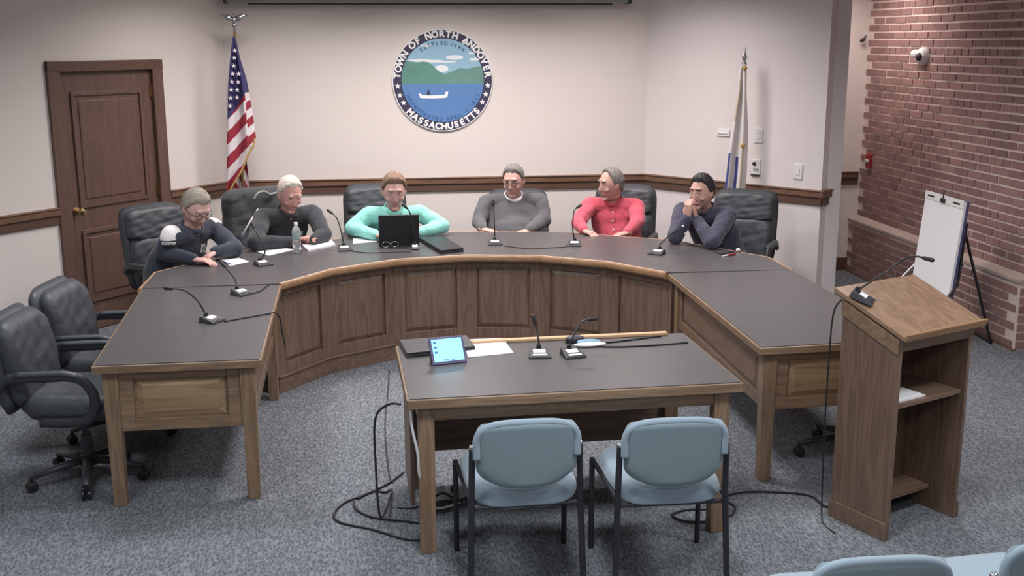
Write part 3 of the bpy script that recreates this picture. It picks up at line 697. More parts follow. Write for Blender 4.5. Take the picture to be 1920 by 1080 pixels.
    for i in range(nv+1):
        for j in range(nu):
            ph = PI*i/nv*.86; th = 2*PI*j/nu; d = Vector((math.sin(ph)*math.cos(th), math.sin(ph)*math.sin(th), math.cos(ph)))
            ya = d.y/max(.25, math.sqrt(d.x*d.x+d.y*d.y)) if abs(d.z) < .98 else 0
            m_ = d.z-hl(d.x, ya*min(1, math.sqrt(d.x**2+d.y**2)*1.15))+.045*math.sin(9*d.x+seed)*math.sin(23*d.x+2*seed)
            if bald and d.y > -.35 and abs(d.x) < .55 and d.z > .3: m_ -= bald*(d.y+.35)
            t_ = max(0., min(1., m_/.20))**.7; sdv = 1-.45*max(0, .35-d.z); nz = math.sin(23*d.x+seed)*math.sin(19*d.y+2*seed)*math.sin(17*d.z+seed)+.5*math.sin(41*d.x+31*d.y)
            off = -.005+t_*(hairvol*(.45+.8*max(0, d.z))*sdv+.0045*nz+.006)
            p = hshape(d); V.append(hp(*(p+Vector(d)*off))); ok.append(m_ > -.03)
    Fc = [q for q in ((i*nu+j, (i+1)*nu+j, (i+1)*nu+(j+1)%nu, i*nu+(j+1)%nu) for i in range(nv) for j in range(nu)) if all(ok[k] for k in q)]
    G().add(V, Fc).build('hair', hairm, body, smooth=True)
    # clothes
    def wrinkle(me, amp, k=1.):
        co = verts(me); n = normals(me); x, y, z = co.T
        wv = np.sin(17*k*x+5*np.sin(9*z+seed))*np.sin(21*k*z+9*y+4*np.sin(8*x)+seed)+.7*np.sin(26*z*k+15*np.abs(x)+4*np.sin(13*y)+seed)
        setverts(me, co+n*(amp*wv)[:, None])
    g = G(); torso(g, .016); armsg(g, .017, True)
    sh = remesh(g, .0075, 5, .5); wrinkle(sh, .0030)
    so = mobj('shirt', sh, shirt, body, smooth=True); so['label'] = label.split(' with ')[-1] if False else 'shirt'
    del so['label']
    g = G(); g.tube([spine(s) for s in (-.13, 0, .12)], [.13, .15, .145], 20, ry=[.175*width, .195*width, .19*width], upv=r); legs(g, .012, False)
    mobj('trousers', remesh(g, .012, 4), trouser, body, smooth=True)
    for sd in (1, -1):
        kn = P0+r*sd*.13-Zv*.05+f*.40; an = kn+f*.02-Zv*.40
        G().tube([an-f*.07-Zv*.045, an-f*.02-Zv*.03, an+f*.06-Zv*.05, an+f*.15-Zv*.06, an+f*.19-Zv*.065], [.03, .043, .045, .042, .02], 12, ry=[.025, .04, .036, .026, .015], upv=(0, 0, 1)).build('shoe', 'leather', body, smooth=True)
    if collar:
        pts = []
        for i in range(21):
            t_ = -PI*.96+2*PI*.96*i/20+0; q = nb+Zv*(.028+.018*math.cos(t_+PI))+f*(.005+math.cos(t_)*-.0)+(f*math.cos(t_+PI*0)*-1*.072*-1+r*math.sin(t_)*.074)
            q = nb+f*(.012-.070*math.cos(t_)*-1)+r*(.074*math.sin(t_))+Zv*(.024+sr*.25-.034*math.cos(t_)) ; pts.append(q)
        G().tube(pts, .007, 8, ry=.017, upv=(0, 0, 1), closed=False).build('collar', collar, body, smooth=True)
    if glasses:
        g = G()
        for sd in (1, -1):
            g.tube([hp(sd*.032+.022*math.cos(t_), .099-.10*abs(.022*math.cos(t_)*sd+.0)*0-max(0, sd*.022*math.cos(t_))*.25, .006+.016*math.sin(t_)) for t_ in [2*PI*k/16 for k in range(16)]], .0019, 6, closed=True)
            g.tube([hp(sd*.053, .094, .012), hp(sd*.076, .07, .013), hp(sd*.082, .0, .010), hp(sd*.080, -.02, -.004)], .0019, 6)
        g.tube([hp(-.011, .1, .010), hp(0, .104, .013), hp(.011, .1, .010)], .0019, 6); g.build('glasses', 'black_plastic', body, smooth=True)
    return dict(body=body, shirt=so, f=f, r=r, org=org, nb=nb, spine=spine, hp=hp, S=S)
def decal(P, name, mat, c, u, v, hu_, hv, off=.003, nrm=None, shape=None, rad=.2):
    me = P['shirt'].data; co = verts(me); n = normals(me); c = np.array(c); u = np.array(Vector(u).normalized()); v = np.array(Vector(v).normalized())
    sel = []
    nd = np.array(nrm) if nrm is not None else None
    for p in me.polygons:
        q = np.array(p.center)-c; a, b_ = q@u, q@v
        if abs(a) < hu_ and abs(b_) < hv and np.linalg.norm(q) < rad and (nd is None or np.array(p.normal)@nd > .15):
            if shape is None or shape(a/hu_, b_/hv): sel.append(p)
    if not sel: return None
    ids = sorted({i for p in sel for i in p.vertices}); mp = {k: i for i, k in enumerate(ids)}
    g = G(); g.add([tuple(co[i]+n[i]*off) for i in ids], [tuple(mp[i] for i in p.vertices) for p in sel])
    m2 = bpy.data.meshes.new(name); m2.from_pydata(g.v, [], g.f)
    o = mobj(name, m2, mat, P['body'], smooth=True); return o
GP = None
Zd = Vector((0, 0, -1))
# 1 : navy fleece
h1 = aty(367, 391, 7.90)
p1 = person('seated grey-haired man with glasses in a navy fleece with white shoulder patches', GP, h1, (-1.50, 8.06), (.82, -.57), -14, -30,
    dict(elR=atz(306, 474, .80), wrR=atz(365, 487, .775), elL=atz(441, 466, .80), wrL=atz(402, 473, .80), handR=dict(d=atz(410, 490, .77)-atz(365, 487, .775), n=(0, 0, -1), curl=.35), handL=dict(d=atz(388, 482, .78)-atz(402, 473, .80), n=(0, -.3, -1), curl=.55)),
    'skin_fair', 'hair_grey', 'navy_fleece', .64, .016, 1.12, 1.15, 1.12, glasses=True, collar='navy_fleece', sr=.05)
# 2 : black jacket
h2 = aty(543, 364, 8.48)
p2 = person('seated white-haired man in a black zip jacket behind the water bottle', GP, h2, (-.82, 8.70), (.42, -.9), 4, -24,
    dict(elR=atz(478, 455, .80), wrR=atz(545, 452, .785), elL=atz(608, 440, .80), wrL=atz(588, 449, .79), handR=dict(d=atz(575, 444, .80)-atz(545, 452, .785), n=(.4, 0, -1), curl=.55), handL=dict(d=atz(570, 443, .80)-atz(590, 450, .79), n=(-.3, .2, -1), curl=.6)),
    'skin_ruddy', 'hair_white', 'black_fleece', .74, .014, 1.12, 1.1, 1.10, collar='black_fleece', sr=.045)
# 3 : mint shirt
h3 = aty(739, 359, 8.62)
p3 = person('young man in a mint green shirt leaning on the desk over an open laptop', GP, h3, (.10, 8.98), (.06, -1), 0, -14,
    dict(elR=atz(660, 428, .81), wrR=atz(706, 441, .785), elL=atz(829, 424, .81), wrL=atz(786, 436, .785), handR=dict(d=(.8, -.4, -.05), n=Zd, curl=.3), handL=dict(d=(-.8, -.4, -.05), n=Zd, curl=.3)),
    'skin_fair', 'hair_brown', 'mint_shirt', .68, .020, 1.10, 1.0, 1.12, collar='mint_shirt', sr=.032)
# 4 : grey sweater
h4 = aty(963, 339, 9.05)
p4 = person('grey-haired man in a charcoal sweater over a white collar, leaning back', GP, h4, (1.13, 8.95), (-.02, -1), -22, -12,
    dict(elR=aty(897, 415, 8.98), wrR=aty(905, 430, 8.78), elL=aty(1020, 412, 8.98), wrL=aty(990, 433, 8.78), handR=dict(d=(.8, -.5, -.1), n=Zd, curl=.4), handL=dict(d=(-.9, -.4, -.1), n=Zd, curl=.4)),
    'skin_pale', 'hair_pepper', 'grey_sweater', .72, .016, 1.22, 1.25, 1.06, glasses=True, collar='white_shirt', sr=.03)
# 5 : red shirt
h5 = aty(1146, 346, 8.86)
p5 = person('man in a red button-down shirt looking sideways along the desk', GP, h5, (2.0, 8.86), (-.36, -.93), -50, -4,
    dict(elR=aty(1084, 418, 8.72), wrR=aty(1096, 433, 8.50), elL=aty(1196, 416, 8.66), wrL=aty(1176, 437, 8.45), handR=dict(d=(.5, -.8, -.1), n=Zd, curl=.4), handL=dict(d=(-.9, -.3, -.1), n=Zd, curl=.4)),
    'skin_tan', 'hair_pepper', 'red_shirt', .78, .014, 1.05, 1.1, 1.08, collar='red_shirt', bald=.25, sr=.03)
# 6 : dark blue shirt, hands clasped
h6 = aty(1316, 361, 8.12); k6 = aty(1294, 392, 7.98)
p6 = person('dark-haired man in a navy shirt resting his chin on clasped hands', GP, h6, (2.72, 8.34), (-.70, -.72), -6, -4,
    dict(elR=atz(1266, 444, .79), wrR=aty(1290, 408, 7.96), elL=atz(1334, 454, .79), wrL=aty(1306, 410, 7.96), handR=dict(d=(-.05, .05, 1), n=(.75, .4, .0), curl=.62), handL=dict(d=(-.25, .1, 1), n=(-.8, .3, 0), curl=.62)),
    'skin_tan', 'hair_black', 'blue_shirt', .72, .020, 1.06, 1.05, 1.06, collar='blue_shirt', sr=.045)
# shoulder patches, badges, buttons
for sd in (1, -1):
    s0 = p1['S'][sd]+p1['r']*sd*.03; el = None
    dn = Vector(p1['r'])*sd
    c = s0+Vector((0, 0, .02))+p1['f']*.02
    decal(p1, 'shoulder_patch', 'white_shirt', c+Vector((0, 0, .01)), p1['f'], (0, 0, 1), .045, .045, .004, (p1['r']*sd+Vector((0, 0, .8))).normalized(), None, .078)
    decal(p1, 'shoulder_stripe', 'white_shirt', c-Vector((0, 0, .055)), p1['f'], (0, 0, 1), .042, .010, .004, (p1['r']*sd+Vector((0, 0, .3))).normalized())
    decal(p1, 'yoke', 'purple_yoke', c-p1['f']*.075+Vector((0, 0, .01)), p1['f'], (0, 0, 1), .025, .07, .003, (p1['r']*sd).normalized())
def front(P, s, side, fo=.13): return P['spine'](s)+P['f']*fo+P['r']*side
c = front(p1, .66, -.075)
decal(p1, 'badge', 'white_shirt', c, p1['r'], (0, 0, 1), .028, .032, .004, p1['f'], lambda a, b: not (abs(a) < .35 and abs(b) < .45 and (a*b < .02)))
c = front(p2, .62, -.10)
decal(p2, 'badge', 'white_shirt', c, p2['r'], (0, 0, 1), .03, .018, .004, p2['f'], lambda a, b: a < 0 or b > -.3)
def buttons(P, rows, mat='white_plastic', side=0.):
    me = P['shirt'].data; co = verts(me); f = np.array(P['f']); r = np.array(P['r'])
    for s in rows:
        c = np.array(P['spine'](s)); d = co-c; k = (abs(d@r-side) < .012) & (abs(d[:, 2]) < .012)
        if not k.any(): continue
        i = np.where(k)[0][np.argmax((d@f)[k])]; q = co[i]+f*.003
        G().ell(q, (.0085, .0085, .0085), None, 12, 8).build('button', mat, P['body'], smooth=True)
buttons(p5, (.86, .68, .5, .34)); buttons(p6, (.82, .66, .5))
for P, sm_ in ((p3, 'mint_shirt'), (p5, 'red_shirt'), (p6, 'blue_shirt')):
    decal(P, 'placket', sm_, front(P, .62, 0, .12), P['r'], (0, 0, 1), .014, .15, .004, P['f'])

# ------------------------------------------------------------------ town seal on the back wall
sc0 = aty(830, 151, 10.095); SR = .452
seal = thing('town_seal', 'round town seal with a lake, hills and canoe, lettered in white on navy', 'wall sign', (sc0.x, 10.096, sc0.z))
K = SR/432.
def SP(x, y): return ((x-610)*K, -(y-563)*K)
def plate(name, poly, y, mat, par, t=.002):
    n = len(poly); V = [(p[0], y, p[1]) for p in poly]+[(p[0], y+t, p[1]) for p in poly]
    return G().add(V, [tuple(range(n)), tuple(range(n, 2*n))[::-1]]+[(i, (i+1)%n, (i+1)%n+n, i+n) for i in range(n)]).build(name, mat, par)
circ = lambda r, n=72: [(r*math.cos(2*PI*i/n), r*math.sin(2*PI*i/n)) for i in range(n)]
plate('white_rim', circ(SR), -.016, 'seal_white', seal, .016)
plate('navy_ring', circ(424*K), -.018, 'seal_navy', seal)
sky = plate('sky', circ(354*K), -.020, 'seal_sky', seal)
Rn = 353*K
for kc, (cx, cy, rx, ry) in enumerate(((715, 368, 75, 20), (420, 392, 105, 12), (600, 462, 60, 30), (540, 400, 90, 12), (885, 385, 45, 12), (640, 405, 90, 8), (470, 270, 45, 12), (860, 335, 30, 8), (800, 250, 20, 6))):
    c = SP(cx, cy); plate('cloud', [(c[0]+rx*K*math.cos(2*PI*i/24), c[1]+ry*K*math.sin(2*PI*i/24)) for i in range(24)], -.0203-.00008*kc, 'seal_cloud', sky, .0003)
def arcpts(a0, a1, n): return [(Rn*math.cos(math.radians(a0+(a1-a0)*i/n)), Rn*math.sin(math.radians(a0+(a1-a0)*i/n))) for i in range(n+1)]
hl_ = [SP(*p) for p in ((345, 402), (400, 412), (440, 402), (490, 408), (530, 440), (570, 478), (615, 505), (650, 540), (650, 600))]
plate('hill', [SP(600, 600)]+[SP(*p) for p in ((600, 512), (650, 500), (700, 482), (760, 458), (800, 462), (835, 464), (890, 448))]+list(reversed(arcpts(-6, 20, 6))), -.0212, 'seal_hill_far', sky, .0007)
plate('hill', hl_+list(reversed(arcpts(152, 186, 8))), -.0222, 'seal_hill', sky, .0009)
plate('lake', arcpts(184.3, 355.7, 40), -.0236, 'seal_water', sky, .0013)
can = plate('canoe', [SP(*p) for p in ((398, 668), (418, 672), (428, 684), (520, 688), (622, 684), (632, 660), (655, 655), (648, 700), (630, 710), (520, 714), (415, 710))], -.0244, 'seal_white', sky, .0008)
plate('paddler', [SP(*p) for p in ((470, 686), (474, 660), (483, 640), (492, 640), (496, 662), (506, 686))], -.0250, 'seal_dark', can, .0006)
def glyph(ch, size, bold=0.):
    cu = bpy.data.curves.new('t', 'FONT'); cu.body = ch; cu.size = size; cu.align_x = 'CENTER'; cu.extrude = .0012; cu.offset = bold
    o = bpy.data.objects.new('t', cu); COL.objects.link(o); dg = bpy.context.evaluated_depsgraph_get(); dg.update()
    me = bpy.data.meshes.new_from_object(o.evaluated_get(dg)); bpy.data.objects.remove(o); bpy.data.curves.remove(cu); return me
GL = {}
def arctext(txt, rad, size, a0, a1, mat, y, bold, bottom=False, par=None):
    wd = {'I': .45, ' ': .7, 'W': 1.3, 'M': 1.2, ',': .4, '1': .6}; ws = [wd.get(c, 1.) for c in txt]; tot = sum(ws); acc = 0
    for ch, w_ in zip(txt, ws):
        a = a0+(a1-a0)*(acc+w_/2)/tot; acc += w_
        if ch == ' ': continue
        key = (ch, size)
        if key not in GL: GL[key] = glyph(ch, size, bold)
        th = math.radians(a); pos = Vector((rad*math.cos(th), y, rad*math.sin(th))); rot = th-PI/2 if not bottom else th+PI/2
        o = mobj('letter', GL[key].copy() if mat not in [m.name for m in GL[key].materials if m] and GL[key].users else GL[key], mat, par)
        o.rotation_mode = 'XYZ'; o.matrix_local = Matrix.Translation(pos) @ Matrix.Rotation(-rot, 4, 'Y') @ Matrix.Rotation(PI/2, 4, 'X')
arctext('TOWN OF NORTH ANDOVER', 367*K, .078, 178, 3, 'seal_white', -.019, .0036, False, seal)
arctext('MASSACHUSETTS', 414*K, .078, 218.5, 322, 'seal_white', -.019, .0036, True, seal)
arctext('SETTLED 1646', 302*K, .044, 128, 52, 'seal_ink', -.0222, .0004, False, sky)
arctext('INCORPORATED APRIL 7, 1855', 340*K, .044, 200, 340, 'seal_ink', -.0246, .0004, True, sky)
st = []
for i in range(10): st.append(((.028 if i % 2 == 0 else .0115)*math.sin(PI*i/5), (.028 if i % 2 == 0 else .0115)*math.cos(PI*i/5)))
for (x, y) in ((224, 606), (240, 685), (270, 748), (998, 606), (980, 683), (950, 748)):
    c = SP(x, y); plate('star', [(c[0]+p[0], c[1]+p[1]) for p in st], -.0202, 'seal_white', seal, .002)

# retracted projection screen above the seal
t = thing('projector_screen', 'retracted projection screen housing across the top of the back wall', 'screen', (.56, 9.99, 2.565))
G().box(-1.78, 1.74, -.06, .10, 0, .13).build('housing', 'door_frame_grey', t, bevel=.015); G().tube([(-1.6, .02, -.004), (1.6, .02, -.004)], .012, 8).build('hem_bar', 'dark_grey_plastic', t)
for x in (-1.79, 1.75): G().box(x-.01, x+.01, -.065, .105, -.005, .14).build('end_cap', 'dark_grey_plastic', t)

# ------------------------------------------------------------------ flags
FY = 9.72
def fx(px, py): q = aty(px, py, FY); return q
fb = aty(440, 66, FY)
fl = thing('us_flag', 'american flag with gold fringe hanging from a pole with an eagle', 'flag', (fb.x, FY, 0))
def loc_(px, py, Y=FY, dy=0.): q = aty(px, py, Y); return Vector((q.x-fb.x, dy, q.z))
topz = loc_(440, 70).z
G().tube([(0, 0, .02), (0, 0, topz+.06)], .012, 10).build('pole', 'brass', fl, smooth='auto')
G().lathe([(.15, 0), (.15, .02), (.10, .035), (.04, .05), (.02, .09)]).build('stand', 'brass', fl, smooth='auto')
G().lathe([(.012, 0), (.02, .012), (.012, .026), (.022, .04), (.022, .058), (.01, .07)], (0, 0, topz+.05)).build('finial_ball', 'chrome', fl, smooth=True)
e0 = Vector((0, 0, topz+.135))
eg = G().ell(e0, (.022, .02, .035)).ell(e0+Vector((.004, -.018, .04)), (.013, .016, .013)).build('eagle', 'chrome', fl, smooth=True)
for sx in (-1, 1):
    pts = [e0+Vector((sx*.015, 0, .015)), e0+Vector((sx*.05, 0, .022)), e0+Vector((sx*.085, .005, .042)), e0+Vector((sx*.115, .01, .040))]
    G().tube(pts, [.010, .012, .010, .004], 8, ry=[.022, .026, .018, .006], upv=(0, 0, 1)).build('wing', 'chrome', eg, smooth=True)
rows = [(68, 438.5, 440.5, 441.5), (80, 437, 443, 444.5), (110, 434, 449, 450.5), (150, 431, 457, 462), (180, 430, 461, 467.5), (205, 429.5, 462, 472), (230, 429, 464, 476), (258, 428, 466, 480), (272, 428, 467, 479), (285, 428, 467, 468), (300, 428, 462, 463), (320, 427.5, 453, 454), (340, 427, 441, 442), (356, 427, 433, 434), (368, 427, 429, 430)]
def interp(y, k):
    for a, b_ in zip(rows, rows[1:]):
        if a[0] <= y <= b_[0]: t_ = (y-a[0])/(b_[0]-a[0]); return a[k]*(1-t_)+b_[k]*t_
    return rows[-1][k]
NR, NS = 200, 46
V = []; cols = []
for i in range(NR+1):
    py = 68+300*i/NR; xl, xm, xr = (interp(py, k) for k in (1, 2, 3))
    for j in range(NS+1):
        s_ = j/NS; px = xl+(xm-xl)*min(1, s_/.68) if s_ < .68 else xm+(xr-xm)*(s_-.68)/.32
        amp = min(1, (py-68)/80)
        d = -.058-.030*amp*math.sin(s_*PI*3.2+.6)-.012*amp*math.sin(s_*9+py*.012); d += .022*amp*(1 if s_ > .68 else 0)
        q = loc_(px, py); q.y = d; V.append(tuple(q)); cols.append((px, py, s_))
Fc = []; mats = []
for i in range(NR):
    for j in range(NS):
        Fc.append((i*(NS+1)+j, i*(NS+1)+j+1, (i+1)*(NS+1)+j+1, (i+1)*(NS+1)+j)); px, py, s_ = cols[i*(NS+1)+j]; px += .5; py += .7
        if s_ < .68:
            if py < 222-(px-430)*1.5: mt = 2
            else:
                k = math.floor(((py-222)+1.1*(px-430))/23.); mt = 1 if k % 2 == 0 else 0
        else:
            if py < 172+(467-px)*.3: mt = 2
            elif py < 188: mt = 1
            else: k = math.floor((py-188+.9*(px-466))/17.); mt = 0 if k % 2 == 0 else 1
        mats.append(mt)
me = bpy.data.meshes.new('flag_cloth'); me.from_pydata(V, [], Fc)
o = mobj('flag_cloth', me, ['flag_red', 'flag_white', 'flag_blue'], fl, smooth=True)
for p, k in zip(me.polygons, mats): p.material_index = k
md = o.modifiers.new('s', 'SOLIDIFY'); md.thickness = .003
ufl = o
# lower layer behind the fringe
V = []; Fc = []; mats = []
for i in range(41):
    py = 285+85*i/40; xa, xb = 440-(py-285)*.12, 461+(py-285)*.10
    for j in range(25):
        px = xa+(xb-xa)*j/24; q = loc_(px, py); q.y = .012+.012*math.sin(j*.7); V.append(tuple(q))
        if i < 40 and j < 24: Fc.append((i*25+j, i*25+j+1, (i+1)*25+j+1, (i+1)*25+j)); k = math.floor((px-446-(py-330)*.45)/8.5); mats.append(1 if k % 2 else 0)
me = bpy.data.meshes.new('flag_cloth'); me.from_pydata(V, [], Fc); o = mobj('flag_cloth', me, ['flag_red', 'flag_white'], fl, smooth=True)
for p, k in zip(me.polygons, mats): p.material_index = k
fp = [loc_(px, py)+Vector((0, -.085, 0)) for (px, py) in ((480, 258), (476, 274), (467, 288), (462, 302), (453, 322), (441, 341), (433, 356), (429, 369))]
G().tube(smoothpath(fp, 4), .011, 8, ry=.008).build('fringe', 'fringe_gold', fl, smooth=True)
G().tube([loc_(441, 70)+Vector((-.012, -.02, 0)), loc_(434, 100)+Vector((0, -.02, 0))], .006, 6).build('fringe', 'fringe_gold', fl, smooth=True)
for (px, py) in ((442, 108), (441, 123), (439, 138), (450, 138), (437.5, 153), (449, 153), (436, 168), (447.5, 168), (435, 183), (447, 182), (434, 198), (443, 95)):
    q = loc_(px, py); V = [(q.x+p[0]*.72, -.108, q.z+p[1]*.72) for p in st]; n = len(V); W = [(a, b_+.02, c) for a, b_, c in V]
    G().add(V+W, [tuple(range(n)), tuple(range(n, 2*n))[::-1]]+[(i, (i+1)%n, (i+1)%n+n, i+n) for i in range(n)]).build('star', 'flag_white', ufl)
# state flag
SFp = aty(1392, 200, 9.10); SY = 9.10
sf = thing('state_flag', 'white state flag with blue folds furled round a spear-tipped pole', 'flag', (SFp.x, SY, 0))
def ls(px, py, d=0.): q = aty(px, py, SY); return Vector((q.x-SFp.x, d, q.z))
tz = ls(1392, 118).z
G().tube([(0, 0, .02), (0, 0, tz)], .012, 10).build('pole', 'brass', sf, smooth='auto')
G().lathe([(.15, 0), (.15, .02), (.10, .035), (.04, .05), (.02, .09)]).build('stand', 'brass', sf, smooth='auto')
G().lathe([(.01, 0), (.022, .012), (.024, .03), (.012, .045), (.02, .06), (.024, .08), (.012, .105), (.004, .15), (.001, .165)], (0, 0, tz-.03), 14).build('spear_finial', 'chrome', sf, smooth=True)
rowsS = [(120, 1390, 1396), (135, 1385, 1399), (170, 1383, 1399), (210, 1376, 1401), (250, 1370, 1402), (290, 1364, 1401), (320, 1361, 1400), (345, 1358, 1398), (354, 1357, 1397)]
V = []; Fc = []; mats = []; NR, NS = 90, 60
for i in range(NR+1):
    py = 120+234*i/NR
    for a, b_ in zip(rowsS, rowsS[1:]):
        if a[0] <= py <= b_[0]: t_ = (py-a[0])/(b_[0]-a[0]); xl, xr = a[1]*(1-t_)+b_[1]*t_, a[2]*(1-t_)+b_[2]*t_
    for j in range(NS+1):
        s_ = j/NS; px = xl+(xr-xl)*s_; q = ls(px, py); q.y = -.02-.016*math.sin(s_*11+.5)*min(1, (py-115)/60); V.append(tuple(q))
        if i < NR and j < NS:
            Fc.append((i*(NS+1)+j, i*(NS+1)+j+1, (i+1)*(NS+1)+j+1, (i+1)*(NS+1)+j))
            mats.append(1 if (py > 292 and .40 < s_ < .52) or (py > 285 and s_ < .07) else (2 if (py > 270 and .62 < s_ < .72) or (150 < py < 225 and s_ < .2) else 0))
me = bpy.data.meshes.new('flag_cloth'); me.from_pydata(V, [], Fc); o = mobj('flag_cloth', me, ['state_white', 'state_blue', 'state_tan'], sf, smooth=True)
for p, k in zip(me.polygons, mats): p.material_index = k
md = o.modifiers.new('s', 'SOLIDIFY'); md.thickness = .003
G().ell(ls(1389, 272)+Vector((0, -.055, 0)), (.022, .008, .022)).build('tassel', 'fringe_gold', sf, smooth=True)
G().ell(ls(1394, 128)+Vector((0, -.04, 0)), (.02, .01, .02)).build('tassel', 'fringe_gold', sf, smooth=True)

# ------------------------------------------------------------------ wall plates, cameras, alarm
nR = Vector((math.sin(ra), -math.cos(ra), 0))        # room side of the right bay wall
def onR(px, py):
    d = _ray(px, py); n = np.array([nR.x, nR.y, 0]); p0 = np.array([RC.x, RC.y, 0]); t_ = n@(p0-np.array([0, 0, 0]))/(n@d); return Vector((d[0]*t_, d[1]*t_, CH+d[2]*t_))
def wallplate(px, py, w_, h_, label, kind):
    c = onR(px, py); t = thing('wall_plate', label, kind, c, ra)
    G().box(-w_/2, w_/2, -.012, 0, -h_/2, h_/2).build('plate', 'white_plastic', t, bevel=.003); return t
t = wallplate(1423, 254, .08, .125, 'blank white cover plate on the wall right of the white flag', 'wall plate'); G().box(-.02, .02, -.016, -.012, -.035, .035).build('insert', 'white_plastic', t, bevel=.002)
t = wallplate(1418, 313, .085, .13, 'white intercom panel with a black knob below the blank cover plate', 'intercom')
G().lathe([(.017, 0), (.015, .012)], M=Matrix.Rotation(PI/2, 3, 'X')).build('knob', 'black_plastic', t, loc=(-.012, -.012, .028)); G().box(-.02, .03, -.0135, -.012, -.035, -.012).build('label_strip', 'label_paper', t); G().box(-.042, .042, -.02, 0, -.075, -.066).build('lower_lip', 'dark_grey_plastic', t)
t = wallplate(1497, 322, .08, .125, 'white switch plate nearest the wall end above the chair rail', 'switch'); G().box(-.018, .018, -.017, -.012, -.03, .03).build('rocker', 'white_plastic', t, bevel=.002)
t = wallplate(1357, 249, .13, .06, 'small horizontal white box on the wall partly behind the white flag', 'wall box'); G().box(-.05, .05, -.02, -.012, -.008, .008).build('ridge', 'white_plastic', t, bevel=.002)
c = Vector((BX, 9.14, 2.10))
t = thing('security_camera', 'white dome camera mounted on the brick wall', 'camera', c)
G().lathe([(.075, 0), (.078, .02), (.07, .05), (.045, .075), (.01, .085)], M=Matrix.Rotation(-PI/2, 3, 'Y')).build('housing', 'white_plastic', t, smooth='auto')
G().tube([(-.03, .02, .01), (-.06, .10, .02), (-.05, .15, .02)], [.05, .035, .012], 12).build('shroud', 'white_plastic', t, smooth=True)
G().ell((-.075, -.025, -.005), (.028, .035, .035)).build('lens_dome', 'dark_grey_plastic', t, smooth=True)
c = aty(1614, 75, 10.25)
t = thing('wall_sensor', 'small dark camera on a bracket in the alcove corner', 'camera', (c.x, 10.27, c.z))
G().ell((0, -.06, 0), (.022, .03, .018), Euler((-.4, 0, .5)).to_matrix()).build('body', 'dark_grey_plastic', t, smooth=True); G().tube([(.01, -.05, .01), (.06, 0, .04)], .006, 8).build('bracket', 'dark_grey_plastic', t)
t = thing('fire_alarm', 'faded red alarm box mounted on the brick wall beside the alcove', 'alarm', (BX-.008, 10.05, 1.11))
G().box(-.03, 0, -.045, .045, -.065, .065).build('housing', 'red_paint', t, bevel=.006); G().box(-.045, -.03, -.03, .03, -.012, .012).build('pull_bar', 'white_plastic', t, bevel=.003)

# ------------------------------------------------------------------ flip chart on an easel
E0 = Vector((4.15, 7.72, 0))
ex = thing('easel', 'black folding easel standing beside the brick wall', 'easel', E0)
pt_tl = aty(1737, 356, 7.95); ca = math.radians(-92)
PM = Matrix.Translation(pt_tl) @ Matrix.Rotation(ca, 4, 'Z') @ Matrix.Rotation(math.radians(-5), 4, 'X') @ Matrix.Translation((.31, 0, -.41))
pad = thing('flip_chart', 'white flip chart pad resting on the easel', 'flip chart'); pad.matrix_world = PM
G().box(-.30, .30, -.004, .016, -.40, .40).build('paper_pad', 'white_paper', pad, bevel=.002)
G().box(-.31, .31, .017, .03, -.42, .405).build('backboard', 'navy_cover', pad)
G().box(-.30, .30, -.009, -.004, .35, .41).build('binding_strip', 'white_plastic', pad, bevel=.002)
for x in (-.2, .2): G().box(x-.05, x+.05, -.012, -.009, .373, .385).build('slot', 'black_plastic', pad)
G().box(-.03, .03, -.022, .032, .355, .385).tube([(0, -.016, .38), (.01, -.02, .45)], .004, 6).build('clip', 'black_plastic', pad)
PMl = Matrix.Translation(-E0) @ PM
def el_(p): return PMl @ Vector(p)
foot = [atz(1856, 645, 0)-E0, Vector((-.36, .52, 0)), Vector((.36, .28, 0))]
foot[0] = Vector((.42, -.22, 0)); foot[1] = Vector((-.42, .36, 0)); foot[2] = Vector((-.42, -.46, 0))
apex = el_((0, .09, .30))
G().tube([el_((.22, .05, .25)), foot[0]], .011, 8).build('leg', 'black_plastic', ex)
G().tube([el_((.28, .05, .25)), el_((.30, .05, -.2)), foot[2]], .011, 8).build('leg', 'black_plastic', ex)
G().tube([el_((-.22, .05, .25)), el_((-.33, .06, -.12)), foot[1]], .011, 8).build('leg', 'chrome', ex)
G().tube([foot[0]+Vector((0, 0, .014)), foot[0]+Vector((.03, .34, .014))], .010, 8).build('foot_bar', 'black_plastic', ex)
for k_ in (-.04, .0): G().tube([el_((-.33+k_, .05, .02)), el_((-.40+k_, .06, -.42))], .009, 8).build('strut', 'chrome', ex)
G().box(-.33, .33, -.05, .035, -.438, -.424, PMl).build('tray', 'black_plastic', ex)
G().tube([el_((-.34, .055, -.05)), el_((.31, .055, -.05))], .010, 8).build('cross_bar', 'black_plastic', ex)

